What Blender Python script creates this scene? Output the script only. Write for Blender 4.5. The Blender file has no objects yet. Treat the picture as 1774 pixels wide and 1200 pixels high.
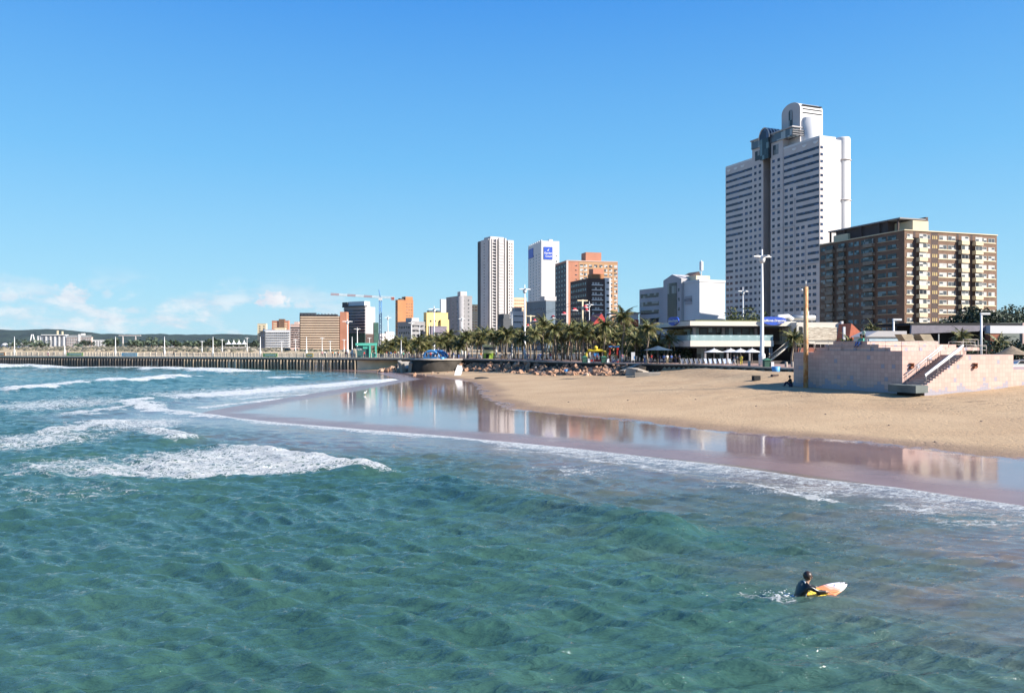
import bpy, bmesh, math, random
import numpy as np
from mathutils import Vector, Matrix, noise as mnoise

random.seed(7)
PI = math.pi
SC = bpy.context.scene
COL = SC.collection
F, H, CX, HY = 1380.0, 6.5, 887.0, 600.0      # focal length (px), eye height (m), principal point

# ------------------------------------------------------------------ camera, sky, sun, exposure
cam_d = bpy.data.cameras.new('camera')
cam = bpy.data.objects.new('camera', cam_d); COL.objects.link(cam)
cam.location = (0, 0, H); cam.rotation_euler = (PI / 2, 0, 0)
cam_d.sensor_width = 36.0; cam_d.lens = 36.0 * F / 1774.0
cam_d.clip_start = 0.3; cam_d.clip_end = 60000
SC.camera = cam

SUN_EL = math.radians(32); SUN_V = Vector((0.94, -0.34, 0)).normalized() * math.cos(SUN_EL) + Vector((0, 0, math.sin(SUN_EL)))
sd = bpy.data.lights.new('sun', 'SUN'); sd.energy = 5.0; sd.angle = math.radians(0.5); sd.color = (1.0, 0.93, 0.83)
sun = bpy.data.objects.new('sun', sd); COL.objects.link(sun)
sun.location = (60, -20, 80)
sun.rotation_euler = SUN_V.to_track_quat('Z', 'Y').to_euler()

SC.view_settings.view_transform = 'Standard'; SC.view_settings.look = 'None'
SC.view_settings.gamma = 1.0; SC.view_settings.exposure = 1.2
SC.cycles.use_denoising = True
SC.cycles.max_bounces = 8; SC.cycles.volume_bounces = 0
SC.cycles.transparent_max_bounces = 12

W = bpy.data.worlds.new('World'); SC.world = W; W.use_nodes = True
nt = W.node_tree; nt.nodes.clear()

class NT:
    """tiny node helper"""
    def __init__(s, t): s.t = t
    def n(s, kind, **kw):
        nd = s.t.nodes.new(kind)
        for k, v in kw.items():
            if k.startswith('i_'):
                nd.inputs[int(k[2:])].default_value = v
            else:
                setattr(nd, k, v)
        return nd
    def l(s, a, b): s.t.links.new(a, b)
    def math(s, op, a, b=None, c=None, clamp=False):
        nd = s.t.nodes.new('ShaderNodeMath'); nd.operation = op; nd.use_clamp = clamp
        for i, v in enumerate((a, b, c)):
            if v is None: continue
            if isinstance(v, (int, float)): nd.inputs[i].default_value = v
            else: s.l(v, nd.inputs[i])
        return nd.outputs[0]
    def mix(s, fac, a, b, blend='MIX'):
        nd = s.t.nodes.new('ShaderNodeMix'); nd.data_type = 'RGBA'; nd.blend_type = blend
        for sock, v in ((nd.inputs[0], fac), (nd.inputs[6], a), (nd.inputs[7], b)):
            if isinstance(v, (int, float)): sock.default_value = v
            elif isinstance(v, (tuple, list)): sock.default_value = (*v[:3], 1)
            else: s.l(v, sock)
        return nd.outputs[2]
    def smooth(s, v, lo, hi, a=0.0, b=1.0):
        nd = s.t.nodes.new('ShaderNodeMapRange'); nd.interpolation_type = 'SMOOTHSTEP'
        s.l(v, nd.inputs[0])
        for i, q in ((1, lo), (2, hi), (3, a), (4, b)):
            if isinstance(q, (int, float)): nd.inputs[i].default_value = q
            else: s.l(q, nd.inputs[i])
        return nd.outputs[0]
    def noise(s, vec, scale, detail=4, rough=0.55, dist=0.0):
        nd = s.t.nodes.new('ShaderNodeTexNoise'); nd.inputs['Scale'].default_value = scale
        nd.inputs['Detail'].default_value = detail; nd.inputs['Roughness'].default_value = rough
        nd.inputs['Distortion'].default_value = dist
        if vec is not None: s.l(vec, nd.inputs['Vector'])
        return nd.outputs[0]
    def mapping(s, vec, scale=(1, 1, 1), rot=(0, 0, 0), loc=(0, 0, 0)):
        nd = s.t.nodes.new('ShaderNodeMapping')
        nd.inputs['Scale'].default_value = scale; nd.inputs['Rotation'].default_value = rot
        nd.inputs['Location'].default_value = loc
        s.l(vec, nd.inputs['Vector']); return nd.outputs[0]

g = NT(nt)
sky = g.n('ShaderNodeTexSky', sky_type='NISHITA'); sky.sun_disc = False
sky.sun_elevation = SUN_EL; sky.sun_rotation = math.atan2(SUN_V.x, SUN_V.y)
sky.altitude = 0; sky.air_density = 1.15; sky.dust_density = 0.25; sky.ozone_density = 3.2
tc = g.n('ShaderNodeTexCoord')
dirv = tc.outputs['Generated']
sep = g.n('ShaderNodeSeparateXYZ'); g.l(dirv, sep.inputs[0])
dx, dy, dz = sep.outputs
az = g.math('ARCTAN2', dx, dy)                     # 0 = straight ahead (+Y)
comb = g.n('ShaderNodeCombineXYZ'); g.l(az, comb.inputs[0]); g.l(dz, comb.inputs[1])
cn = g.noise(g.mapping(comb.outputs[0], scale=(9, 26, 1)), 1.0, 6, 0.55, 0.3)
cn2 = g.noise(g.mapping(comb.outputs[0], scale=(34, 60, 1), loc=(3, 1, 0)), 1.0, 5, 0.6)
# low bank of broken cumulus above the horizon
band = g.math('MULTIPLY', g.smooth(dz, 0.0, 0.02), g.smooth(dz, 0.095, 0.035))
azb = g.smooth(az, -0.10, -0.30)
azb = g.math('MAXIMUM', azb, g.smooth(g.math('ABSOLUTE', az), 1.2, 1.8, 0.0, 0.7))
m1 = g.math('MULTIPLY', g.smooth(g.math('ADD', g.math('MULTIPLY', cn, 0.75), g.math('MULTIPLY', cn2, 0.25)), 0.47, 0.60), g.math('MULTIPLY', band, azb))
def puff(pa, pz, ra, rz, soft, seed):
    a = g.math('DIVIDE', g.math('SUBTRACT', az, pa), ra)
    b = g.math('DIVIDE', g.math('SUBTRACT', dz, pz), rz)
    r = g.math('SQRT', g.math('ADD', g.math('MULTIPLY', a, a), g.math('MULTIPLY', b, b)))
    nn = g.noise(g.mapping(comb.outputs[0], scale=(95, 110, 1), loc=(seed, 0, 0)), 1.0, 5, 0.62)
    r = g.math('ADD', r, g.math('MULTIPLY', g.math('SUBTRACT', nn, 0.5), 2.2))
    cut = g.smooth(dz, pz - rz * 0.9, pz - rz * 0.2)
    return g.math('MULTIPLY', g.smooth(r, 1.0, 1.0 - soft), cut)
def ang(px, py): return math.atan2(px - CX, F), (HY - py) / math.hypot(F, px - CX, HY - py)
pf = None
for (px, py, wpx, hpx, soft, st) in ((476, 520, 38, 21, 0.6, 0.97), (122, 514, 42, 30, .8, .8), (20, 512, 44, 20, .8, .65), (524, 528, 30, 12, .8, .6), (185, 510, 14, 12, .8, .4),
                                     (232, 538, 32, 10, .9, .45), (290, 545, 30, 10, .9, .4)):
    a_, z_ = ang(px, py)
    p_ = g.math('MULTIPLY', puff(a_, z_, wpx / F * math.cos(a_) ** 2, hpx / F * math.cos(a_), soft, px * .01), st)
    pf = p_ if pf is None else g.math('MAXIMUM', pf, p_)
cl = g.math('MAXIMUM', g.math('MULTIPLY', m1, 0.72), pf, clamp=True)
cr = g.n('ShaderNodeValToRGB'); g.l(g.math('MAXIMUM', dz, 0.0), cr.inputs[0])     # clear-air gradient by elevation
for i, (p_, c_) in enumerate(((0.0, (.42, .72, .88)), (0.06, (.32, .67, .89)), (0.22, (.15, .50, .89)), (0.40, (.052, .31, .83)), (1.0, (.03, .16, .55)))):
    e_ = cr.color_ramp.elements[i] if i < 2 else cr.color_ramp.elements.new(p_)
    e_.position = p_; e_.color = (*c_, 1)
clear = g.n('ShaderNodeVectorMath', operation='SCALE'); g.l(cr.outputs[0], clear.inputs[0]); clear.inputs['Scale'].default_value = 0.445 / 0.11
ccol = g.mix(g.smooth(cn2, 0.3, 0.7), (2.9, 3.05, 3.45), (3.9, 3.9, 3.95))
skyc = g.mix(cl, g.mix(0.92, sky.outputs[0], clear.outputs[0]), ccol)
bg = g.n('ShaderNodeBackground'); bg.inputs[1].default_value = 0.11
g.l(skyc, bg.inputs[0])
wo = g.n('ShaderNodeOutputWorld'); g.l(bg.outputs[0], wo.inputs[0])

# ------------------------------------------------------------------ helpers
MATS = {}
ALB = 0.76      # overall paint level
def mat(name, col, rough=0.7, var=0.12, scale=1.5, metal=0.0, spec=0.5, bump=0.0, emit=None, streak=False):
    """procedural paint/render/stone: base colour broken up by noise"""
    if name in MATS: return MATS[name]
    m = bpy.data.materials.new(name); m.use_nodes = True; MATS[name] = m
    t = NT(m.node_tree); b = m.node_tree.nodes['Principled BSDF']
    tcn = t.n('ShaderNodeTexCoord')
    v = t.mapping(tcn.outputs['Object'], scale=(1, 1, 0.25) if streak else (1, 1, 1))
    n1 = t.noise(v, scale, 5, 0.6)
    col = tuple(c * ALB for c in col)
    lo = tuple(c * (1 - var) for c in col); hi = tuple(min(1, c * (1 + var)) for c in col)
    t.l(t.mix(t.smooth(n1, 0.3, 0.7), lo, hi), b.inputs['Base Color'])
    b.inputs['Roughness'].default_value = rough; b.inputs['Metallic'].default_value = metal
    b.inputs['Specular IOR Level'].default_value = spec
    if bump:
        bp = t.n('ShaderNodeBump'); bp.inputs['Strength'].default_value = 0.6; bp.inputs['Distance'].default_value = bump
        t.l(t.noise(tcn.outputs['Object'], scale * 4, 4, 0.6), bp.inputs['Height']); t.l(bp.outputs[0], b.inputs['Normal'])
    return m

def tag(o, label=None, cat=None, group=None, kind=None):
    if label: o['label'] = label
    if cat: o['category'] = cat
    if group: o['group'] = group
    if kind: o['kind'] = kind
    return o
def link(o, parent=None, loc=None, rz=None):
    COL.objects.link(o)
    if parent is not None: o.parent = parent
    if loc is not None: o.location = loc
    if rz is not None: o.rotation_euler = (0, 0, rz)
    return o
def empty(name, loc=(0, 0, 0), rz=0, label=None, cat=None, group=None):
    o = bpy.data.objects.new(name, None); link(o, None, loc, rz); o.empty_display_size = 0.5
    return tag(o, label, cat, group)
def copy_tree(o, parent=None):
    c = o.copy(); COL.objects.link(c); c.parent = parent
    for ch in list(KIDS.get(o.name, [])):
        copy_tree(ch, c)
    return c
KIDS = {}
def reg(o, parent):
    if parent is not None: KIDS.setdefault(parent.name, []).append(o)
    return o

class MB:
    def __init__(s): s.v = []; s.f = []; s.sm = []
    def add(s, vs, fs, smooth=False):
        k = len(s.v); s.v += [tuple(q) for q in vs]; s.f += [tuple(i + k for i in f) for f in fs]; s.sm += [smooth] * len(fs); return s
    def box(s, x0, y0, z0, x1, y1, z1):
        return s.add([(x0, y0, z0), (x1, y0, z0), (x1, y1, z0), (x0, y1, z0), (x0, y0, z1), (x1, y0, z1), (x1, y1, z1), (x0, y1, z1)],
                     [(0, 3, 2, 1), (4, 5, 6, 7), (0, 1, 5, 4), (1, 2, 6, 5), (2, 3, 7, 6), (3, 0, 4, 7)])
    def cbox(s, c, size, rz=0, rx=0, ry=0):
        m = Matrix.Translation(c) @ Matrix.Rotation(rz, 4, 'Z') @ Matrix.Rotation(ry, 4, 'Y') @ Matrix.Rotation(rx, 4, 'X')
        a, b, d = (q / 2 for q in size)
        vs = [m @ Vector(p) for p in ((-a, -b, -d), (a, -b, -d), (a, b, -d), (-a, b, -d), (-a, -b, d), (a, -b, d), (a, b, d), (-a, b, d))]
        return s.add(vs, [(0, 3, 2, 1), (4, 5, 6, 7), (0, 1, 5, 4), (1, 2, 6, 5), (2, 3, 7, 6), (3, 0, 4, 7)])
    def prism(s, poly, z0, z1):
        n = len(poly)
        return s.add([(x, y, z0) for x, y in poly] + [(x, y, z1) for x, y in poly],
                     [tuple(range(n - 1, -1, -1)), tuple(range(n, 2 * n))] + [(i, (i + 1) % n, n + (i + 1) % n, n + i) for i in range(n)])
    def extr(s, poly, axis, a, b):
        """poly of (u,v) extruded along axis 'x' (u=y,v=z) or 'y' (u=x,v=z)"""
        n = len(poly)
        if axis == 'x': A = [(a, u, v) for u, v in poly]; B = [(b, u, v) for u, v in poly]
        else: A = [(u, a, v) for u, v in poly]; B = [(u, b, v) for u, v in poly]
        return s.add(A + B, [tuple(range(n - 1, -1, -1)), tuple(range(n, 2 * n))] + [(i, (i + 1) % n, n + (i + 1) % n, n + i) for i in range(n)])
    def tube(s, pts, rad, n=8, smooth=True):
        pts = [Vector(p) for p in pts]
        if isinstance(rad, (int, float)): rad = [rad] * len(pts)
        rings = []
        for i, p in enumerate(pts):
            d = (pts[min(i + 1, len(pts) - 1)] - pts[max(i - 1, 0)]).normalized()
            a = d.cross(Vector((0, 0, 1)) if abs(d.z) < 0.95 else Vector((1, 0, 0))).normalized(); b = a.cross(d)
            rings += [p + (a * math.cos(2 * PI * k / n) + b * math.sin(2 * PI * k / n)) * rad[i] for k in range(n)]
        fs = []
        for i in range(len(pts) - 1):
            for k in range(n):
                fs.append((i * n + k, i * n + (k + 1) % n, (i + 1) * n + (k + 1) % n, (i + 1) * n + k))
        fs.append(tuple(range(n))[::-1]); fs.append(tuple((len(pts) - 1) * n + k for k in range(n)))
        return s.add(rings, fs, smooth)
    def lathe(s, c, prof, n=16, smooth=True, arc=2 * PI, a0=0):
        vs = []; fs = []
        for r, z in prof:
            vs += [(c[0] + r * math.cos(a0 + arc * k / n), c[1] + r * math.sin(a0 + arc * k / n), c[2] + z) for k in range(n + (arc < 6.28))]
        m = n + (arc < 6.28)
        for i in range(len(prof) - 1):
            for k in range(n):
                k2 = (k + 1) % m
                fs.append((i * m + k, i * m + k2, (i + 1) * m + k2, (i + 1) * m + k))
        return s.add(vs, fs, smooth)
    def ball(s, c, r, sq=(1, 1, 1), n=10):
        prof = [(max(1e-3, r * math.sin(PI * i / (n - 2))), -r * math.cos(PI * i / (n - 2))) for i in range(n - 1)]
        k = len(s.v); s.lathe((0, 0, 0), prof, n)
        for i in range(k, len(s.v)):
            x, y, z = s.v[i]; s.v[i] = (c[0] + x * sq[0], c[1] + y * sq[1], c[2] + z * sq[2])
        return s
    def mesh(s, name, m):
        me = bpy.data.meshes.new(name); me.from_pydata(s.v, [], s.f)
        me.polygons.foreach_set('use_smooth', s.sm); me.materials.append(m); me.update(); return me
    def build(s, name, m, parent=None, loc=None, rz=None):
        o = bpy.data.objects.new(name, s.mesh(name, m)); link(o, parent, loc, rz); reg(o, parent); return o

def at(px, Y, z=None):
    """ground-plan point seen in photo column px at distance Y"""
    return ((px - CX) * Y / F, Y) if z is None else ((px - CX) * Y / F, Y, z)
def zz(py, Y): return H + (HY - py) * Y / F
def gp(px, py, z=0.0):
    Y = (H - z) * F / (py - HY); return ((px - CX) * Y / F, Y)
# ------------------------------------------------------------------ terrain and sea
WET = [(60, 12), (44, 27)] + [gp(x, y, .12) for x, y in ((1774, 797), (1560, 775), (1270, 750), (1030, 723), (880, 708), (838, 690), (826, 672), (818, 662), (740, 651), (690, 645))] + [(-44, 224), (-80, 310), (-160, 430), (-500, 660), (-2500, 950)]
SWASH = [(60, 2), (34, 18)] + [gp(x, y) for x, y in ((1900, 905), (1774, 880), (1500, 838), (1270, 806), (1000, 779), (760, 756), (480, 733), (330, 717), (420, 700), (560, 678), (690, 657), (650, 645))] + [(-52, 222), (-88, 316), (-165, 440), (-500, 675), (-2500, 965)]
PROM = [(600, -60), (200, 60), (90, 101), (62, 107), (39.6, 111), (31, 135), (16.8, 150), (7, 165), (-3, 184), (-17, 200), (-27, 214), (-36, 235), (-60, 320), (-140, 470), (-480, 720), (-2500, 1010)]

def sdist(px, py, poly, want_s=False):
    """signed distance to a polyline (positive on its left... inland) and arc parameter"""
    best = np.full(px.shape, 1e12); sg = np.ones(px.shape); par = np.zeros(px.shape)
    acc = 0.0
    for (ax, ay), (bx, by) in zip(poly[:-1], poly[1:]):
        ex, ey = bx - ax, by - ay; L = math.hypot(ex, ey)
        t = np.clip(((px - ax) * ex + (py - ay) * ey) / (L * L), 0, 1)
        qx, qy = px - (ax + t * ex), py - (ay + t * ey)
        d = qx * qx + qy * qy
        cr = ex * (py - ay) - ey * (px - ax)
        m = d < best - 1e-9
        best = np.where(m, d, best); sg = np.where(m, np.where(cr > 0, -1.0, 1.0), sg); par = np.where(m, acc + t * L, par)
        acc += L
    d = np.sqrt(best)
    return (d * sg, par) if want_s else d * sg

def smst(x, a, b):
    t = np.clip((x - a) / (b - a), 0, 1); return t * t * (3 - 2 * t)

def nz(x, y, seed=0, n=5, base=0.1, gain=0.5, lac=2.03):
    """cheap smooth pseudo-noise from rotated sines, about -1..1"""
    r = np.random.RandomState(seed); out = np.zeros(np.shape(x)); amp = 1; fr = base; tot = 0
    for i in range(n):
        a1, a2 = r.uniform(0, PI * 2, 2); p1, p2, p3 = r.uniform(0, 50, 3)
        u = x * math.cos(a1) + y * math.sin(a1); v = x * math.cos(a2) + y * math.sin(a2)
        out = out + amp * np.sin(u * fr * 6 + p1 + 1.3 * np.sin(v * fr * 4 + p2)) * np.cos(v * fr * 5 + p3 + 1.1 * np.sin(u * fr * 3.3))
        tot += amp; amp *= gain; fr *= lac
    return out / tot * 1.6

# sign check: a point well inland must be positive
_probe = float(sdist(np.array([30.0]), np.array([90.0]), WET)[0])
SGN = 1.0 if _probe > 0 else -1.0

def ground_z(x, y):
    dw = sdist(x, y, WET) * SGN; df = sdist(x, y, SWASH) * SGN; dp = sdist(x, y, PROM) * SGN
    dw = dw + nz(x, y, 5, 3, 0.02) * np.clip(np.abs(dw) * .1, .05, 1.5)
    between = 0.0 + 0.12 * np.clip(df, 0, None) / (np.clip(df, 0, None) + np.abs(np.minimum(dw, 0)) + 1e-3)
    z = np.where(dw > 0, 0.12 + 0.052 * dw, np.where(df > 0, between, 0.05 * df - 0.14 * smst(-df, 0, 2.5)))
    z = np.maximum(z, -2.5)
    # bank rising to the promenade on the right, rocks further left
    right = smst(x, 20, 34)
    z = np.where(dw > 0, z + right * 0.9 * smst(dp, -14, -3), z)
    z = np.minimum(z, 2.95)
    z = z + (nz(x, y, 3, 4, 0.05) * 0.07 + nz(x, y, 8, 3, 0.25) * 0.022) * smst(z, 0.4, 1.4)
    z = np.where(dp > 0.25, 3.3, z)
    return z, dw, df, dp

def gz(x, y):
    return float(ground_z(np.array([float(x)]), np.array([float(y)]))[0][0])

def grid_mesh(name, X, Y, Z, keep=None, attrs=None, m=None):
    r, c = X.shape
    co = np.stack([X, Y, Z], -1).reshape(-1, 3).astype(np.float32)
    idx = np.arange(r * c).reshape(r, c)
    q = np.stack([idx[:-1, :-1], idx[:-1, 1:], idx[1:, 1:], idx[1:, :-1]], -1).reshape(-1, 4)
    if keep is not None:
        kf = (keep[:-1, :-1] | keep[:-1, 1:] | keep[1:, 1:] | keep[1:, :-1]).reshape(-1); q = q[kf]
    me = bpy.data.meshes.new(name)
    me.vertices.add(len(co)); me.vertices.foreach_set('co', co.ravel())
    me.loops.add(q.size); me.loops.foreach_set('vertex_index', q.ravel().astype(np.int32))
    me.polygons.add(len(q)); me.polygons.foreach_set('loop_start', np.arange(0, q.size, 4, dtype=np.int32))
    me.polygons.foreach_set('use_smooth', np.ones(len(q), dtype=bool))
    me.update(calc_edges=True)
    for k, a in (attrs or {}).items():
        at_ = me.attributes.new(k, 'FLOAT', 'POINT'); at_.data.foreach_set('value', a.ravel().astype(np.float32))
    if m: me.materials.append(m)
    o = bpy.data.objects.new(name, me); COL.objects.link(o); return o

# --- sand material
def sand_material():
    m = bpy.data.materials.new('beach_sand'); m.use_nodes = True
    t = NT(m.node_tree); b = m.node_tree.nodes['Principled BSDF']
    geo = t.n('ShaderNodeNewGeometry'); P = geo.outputs['Position']
    at_ = t.n('ShaderNodeAttribute', attribute_name='wet'); wet = at_.outputs['Fac']
    rg = t.n('ShaderNodeAttribute', attribute_name='rough').outputs['Fac']
    far = t.n('ShaderNodeAttribute', attribute_name='far').outputs['Fac']
    n1 = t.noise(P, 0.12, 5, 0.6); n2 = t.noise(P, 3.0, 6, 0.7); n3 = t.noise(t.mapping(P, scale=(0.25, 1.2, 1), rot=(0, 0, 0.5)), 1.6, 6, 0.7, 0.6)
    dry = t.mix(t.smooth(n1, 0.3, 0.7), (0.345, 0.236, 0.14), (0.41, 0.292, 0.178))
    dry = t.mix(t.math('MULTIPLY', t.smooth(n2, 0.5, 0.72), 0.25), dry, (0.28, 0.20, 0.125))
    # seaweed and grit streaks on the upper beach
    dm = t.math('MULTIPLY', t.smooth(n3, 0.52, 0.68), rg)
    dry = t.mix(t.math('MULTIPLY', dm, 0.75), dry, (0.11, 0.08, 0.052))
    spk = t.smooth(t.noise(P, 9.0, 3, 0.8), 0.66, 0.72)
    dry = t.mix(t.math('MULTIPLY', spk, t.math('ADD', 0.25, t.math('MULTIPLY', rg, 0.6))), dry, (0.09, 0.065, 0.045))
    grn = t.mix(t.smooth(t.noise(P, 0.02, 6, 0.7), 0.50, 0.66), (0.40, 0.31, 0.20), (0.17, 0.145, 0.085))
    dry = t.mix(far, dry, grn)
    damp = t.mix(t.smooth(t.noise(P, 0.3, 4, 0.6), 0.3, 0.7), (0.20, 0.135, 0.088), (0.25, 0.17, 0.115))
    film = t.mix(t.smooth(t.noise(P, 0.25, 4, 0.6), 0.3, 0.7), (0.168, 0.108, 0.100), (0.215, 0.142, 0.130))
    jag = t.math('ADD', wet, t.math('MULTIPLY', t.math('SUBTRACT', t.noise(P, 0.8, 4, 0.6), 0.5), 0.16))
    a1 = t.smooth(jag, 0.10, 0.44); a2 = t.smooth(jag, 0.46, 0.52)
    col = t.mix(a2, t.mix(a1, dry, damp), film)
    t.l(col, b.inputs['Base Color'])
    fl = t.n('ShaderNodeAttribute', attribute_name='film').outputs['Fac']      # 0 by the sea, 1 by the dry sand
    fl = t.math('ADD', fl, t.math('MULTIPLY', t.math('SUBTRACT', t.noise(t.mapping(P, scale=(.5, 1.3, 1), rot=(0, 0, -.5)), .35, 5, .65), .5), .7), clamp=True)
    t.l(t.smooth(a2, 0, 1, 0.85, t.smooth(fl, 0.1, 0.6, 0.27, 0.075)), b.inputs['Roughness'])
    t.l(t.smooth(a2, 0, 1, 0.25, t.smooth(fl, 0.05, 0.6, 0.22, 0.50)), b.inputs['Specular IOR Level'])
    bp = t.n('ShaderNodeBump'); bp.inputs['Distance'].default_value = 0.10
    vf = t.n('ShaderNodeTexVoronoi'); vf.inputs['Scale'].default_value = 1.9; t.l(P, vf.inputs['Vector'])
    foot = t.math('MULTIPLY', t.smooth(vf.outputs['Distance'], 0.30, 0.10), t.smooth(t.noise(P, 0.25, 3, 0.6), 0.45, 0.6))
    t.l(t.math('ADD', t.math('SUBTRACT', t.noise(P, 2.2, 6, 0.7), t.math('MULTIPLY', foot, t.math('ADD', 0.35, t.math('MULTIPLY', rg, 0.6)))), t.math('MULTIPLY', n3, t.math('MULTIPLY', rg, 0.8))), bp.inputs['Height'])
    t.l(t.smooth(a2, 0, 1, 0.9, 0.0), bp.inputs['Strength'])
    bp2 = t.n('ShaderNodeBump'); bp2.inputs['Distance'].default_value = 0.01; bp2.inputs['Strength'].default_value = 0.32
    t.l(t.noise(t.mapping(P, scale=(1, 2.2, 1), rot=(0, 0, .3)), 1.3, 3, 0.5), bp2.inputs['Height'])
    t.l(bp.outputs[0], bp2.inputs['Normal']); t.l(bp2.outputs[0], b.inputs['Normal'])
    return m

def axis(core0, core1, step, far, ratio=1.09):
    a = list(np.arange(core0, core1 + step / 2, step)); s = step
    lo = []; v = core0
    while v > -far: s *= ratio; v -= s; lo.append(v)
    hi = []; v = a[-1]; s = step
    while v < far: s *= ratio; v += s; hi.append(v)
    return np.array(lo[::-1] + a + hi)
gx = axis(-62, 72, 0.7, 9000); gy = axis(20, 245, 0.7, 9000)
GX, GY = np.meshgrid(gx, gy)
GZ, DW, DF, DP = ground_z(GX, GY)
wetf = smst(DW, 5.5, -0.2) * 0.5 + np.where(DW < 0, .3, 0.0)
wetf = np.clip(np.where(DW < 0, 0.5 + 0.35 * smst(-DW, 0, 2.2), smst(DW + 0.8 * nz(GX, GY, 21, 3, .06), 7.0, 0.0) * 0.5), 0, 1)
rough = smst(DW, 13, 24) * (DP < 0.3)
ground = grid_mesh('ground', GX, GY, GZ, attrs={'wet': wetf, 'rough': rough, 'far': smst(np.hypot(GX, GY), 250, 420) * 1.0, 'film': smst(DF, 0.5, 9.5)}, m=sand_material())
tag(ground, kind='structure')

# --- sea
FOAM = []   # (polyline in plan, half width front, half width back, strength, fade at ends)
def pxl(pts): return [gp(x, y) for x, y in pts]
BREAK = pxl([(335, 768), (400, 779), (480, 791), (560, 803), (640, 815), (700, 827)])
def wave_fields(X, Y):
    h = np.zeros(X.shape); foam = np.zeros(X.shape)
    def addfoam(v): 
        nonlocal foam
        foam = np.maximum(foam, v)
    def ridge(pts, amp, wf, wb, fade=(4, 4)):
        """asymmetric crest: wf = width on the shore side, wb = seaward back"""
        d, s = sdist(X, Y, pts, True); d = d * SGN
        L = sum(math.hypot(b[0] - a[0], b[1] - a[1]) for a, b in zip(pts[:-1], pts[1:]))
        e = smst(s, 0, fade[0]) * smst(L - s, 0, fade[1])
        return amp * e * np.where(d > 0, np.exp(-(d / wf) ** 2), np.exp(-(np.abs(d) / wb) ** 1.6)), d, s, e
    def strip(pts, wf, wb, st, fade=(3, 3), jag=0.35, jf=0.4):
        d, s = sdist(X, Y, pts, True); d = d * SGN + nz(X, Y, 31, 3, jf * .3) * jag * (wf + wb)
        L = sum(math.hypot(b[0] - a[0], b[1] - a[1]) for a, b in zip(pts[:-1], pts[1:]))
        e = smst(s, 0, fade[0]) * smst(L - s, 0, fade[1])
        addfoam(st * e * np.where(d > 0, smst(d, wf, wf * .5), smst(-d, wb, 0)))
    def blob(px, py, rx, ry, st):
        x0, y0 = gp(px, py); a = rx * y0 / F; b = ry * y0 * y0 / (H * F)
        r = np.sqrt(((X - x0) / a) ** 2 + ((Y - y0) / b) ** 2)
        addfoam(st * smst(r, 1.15, 0.1))
    R = lambda p: list(reversed(p))
    # all polylines run from the right/near end to the left/far end, like WET, so the shore is on the positive side
    # main breaker
    b1 = R(BREAK); dz_, d, s, e = ridge(b1 , 0.50, 0.7, 2.0, (3, 8)); h += dz_
    addfoam(np.where(d > 0, 1.05 * e * smst(d, .7, .1), e * 1.05 * smst(-d, 1.4, .2))); addfoam(.88 * e * (1 - .22 * smst(-d, 2, 12)) * smst(Y + 1.0 * nz(X, Y, 66, 3, .07), 39.2, 41.4) * smst(-d, 16, 9) * (d <= 0))
    tail = R(pxl([(690, 825), (780, 848), (900, 872), (1010, 893), (1120, 915), (1230, 945)]))
    dz_, d, s, e = ridge(tail, 0.62, 1.0, 1.7, (2, 6)); h += dz_
    # small curling crest behind it
    b2 = R(pxl([(190, 757), (250, 752), (300, 757), (345, 768)])); dz_, d, s, e = ridge(b2, 0.5, 1.0, 3.0, (2, 4)); h += dz_
    addfoam(.78 * e * np.where(d > 0, smst(d, 1.0, .2), smst(-d, 3.5, .2)))
    # long swash edge
    sw = R(pxl([(300, 713), (400, 724), (480, 732), (640, 747), (760, 756), (880, 767), (1000, 780), (1150, 798), (1270, 812), (1400, 832), (1550, 848), (1774, 880), (1900, 905)]))
    dz_, d, s, e = ridge(sw, 0.10, .5, 1.2, (1, 1)); h += dz_
    rightw = smst(X, -2, 10)
    addfoam(e * np.where(d > 0, .95 * smst(d, .35, .05), (0.98 - .30 * rightw) * smst(-d, np.maximum(.8, 2.6 + 3.2 * rightw + 1.2 * nz(X, Y, 77, 3, .08)), 0.05)))
    sw2 = R(pxl([(820, 771), (960, 786), (1100, 806), (1240, 826)])); strip(sw2, .35, 1.3, .62)
    # solid white line far right
    wl = R(pxl([(1262, 834), (1330, 851), (1400, 864), (1500, 876)])); dz_, d, s, e = ridge(wl, 0.16, .25, 1.0, (2, 2)); h += dz_
    addfoam(e * np.where(d > 0, smst(d, .9, .3), smst(-d, .7, .15)))
    for q in ([(1000, 800), (1150, 825), (1300, 850), (1400, 872)], ):
        dz_, d, s, e = ridge(R(pxl(q)), 0.16, .6, 1.0, (3, 3)); h += dz_
    blob(1380, 848, 240, 26, .60); blob(1600, 880, 200, 22, .58); blob(1150, 812, 130, 20, .52); blob(1700, 905, 160, 18, .54)
    # foam front of the far shore break
    f1 = R(pxl([(225, 690), (300, 687), (420, 677), (560, 666), (640, 659), (695, 654)]))
    dz_, d, s, e = ridge(R([gp(x, y) for x, y in ((225, 692), (300, 689), (420, 679), (560, 668), (640, 661), (690, 657))]), .25, 1.5, 4, (3, 3)); h += dz_
    f1b = [(225, 691), (300, 689), (420, 679), (560, 668), (640, 661), (690, 657)]
    x0 = R(pxl(f1b)); d, s = sdist(X, Y, x0, True); L = sum(math.hypot(b[0] - a[0], b[1] - a[1]) for a, b in zip(x0[:-1], x0[1:]))
    e = smst(s, 0, 3) * smst(L - s, 0, 8); dd = np.abs(d + 1.5 * nz(X, Y, 51, 3, .03)) ; addfoam(1.0 * e * smst(dd, 7.0, 2.5))
    addfoam(.56 * e * smst(dd, 22, 6) * (1 - smst(Y, 120, 190)))
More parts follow.
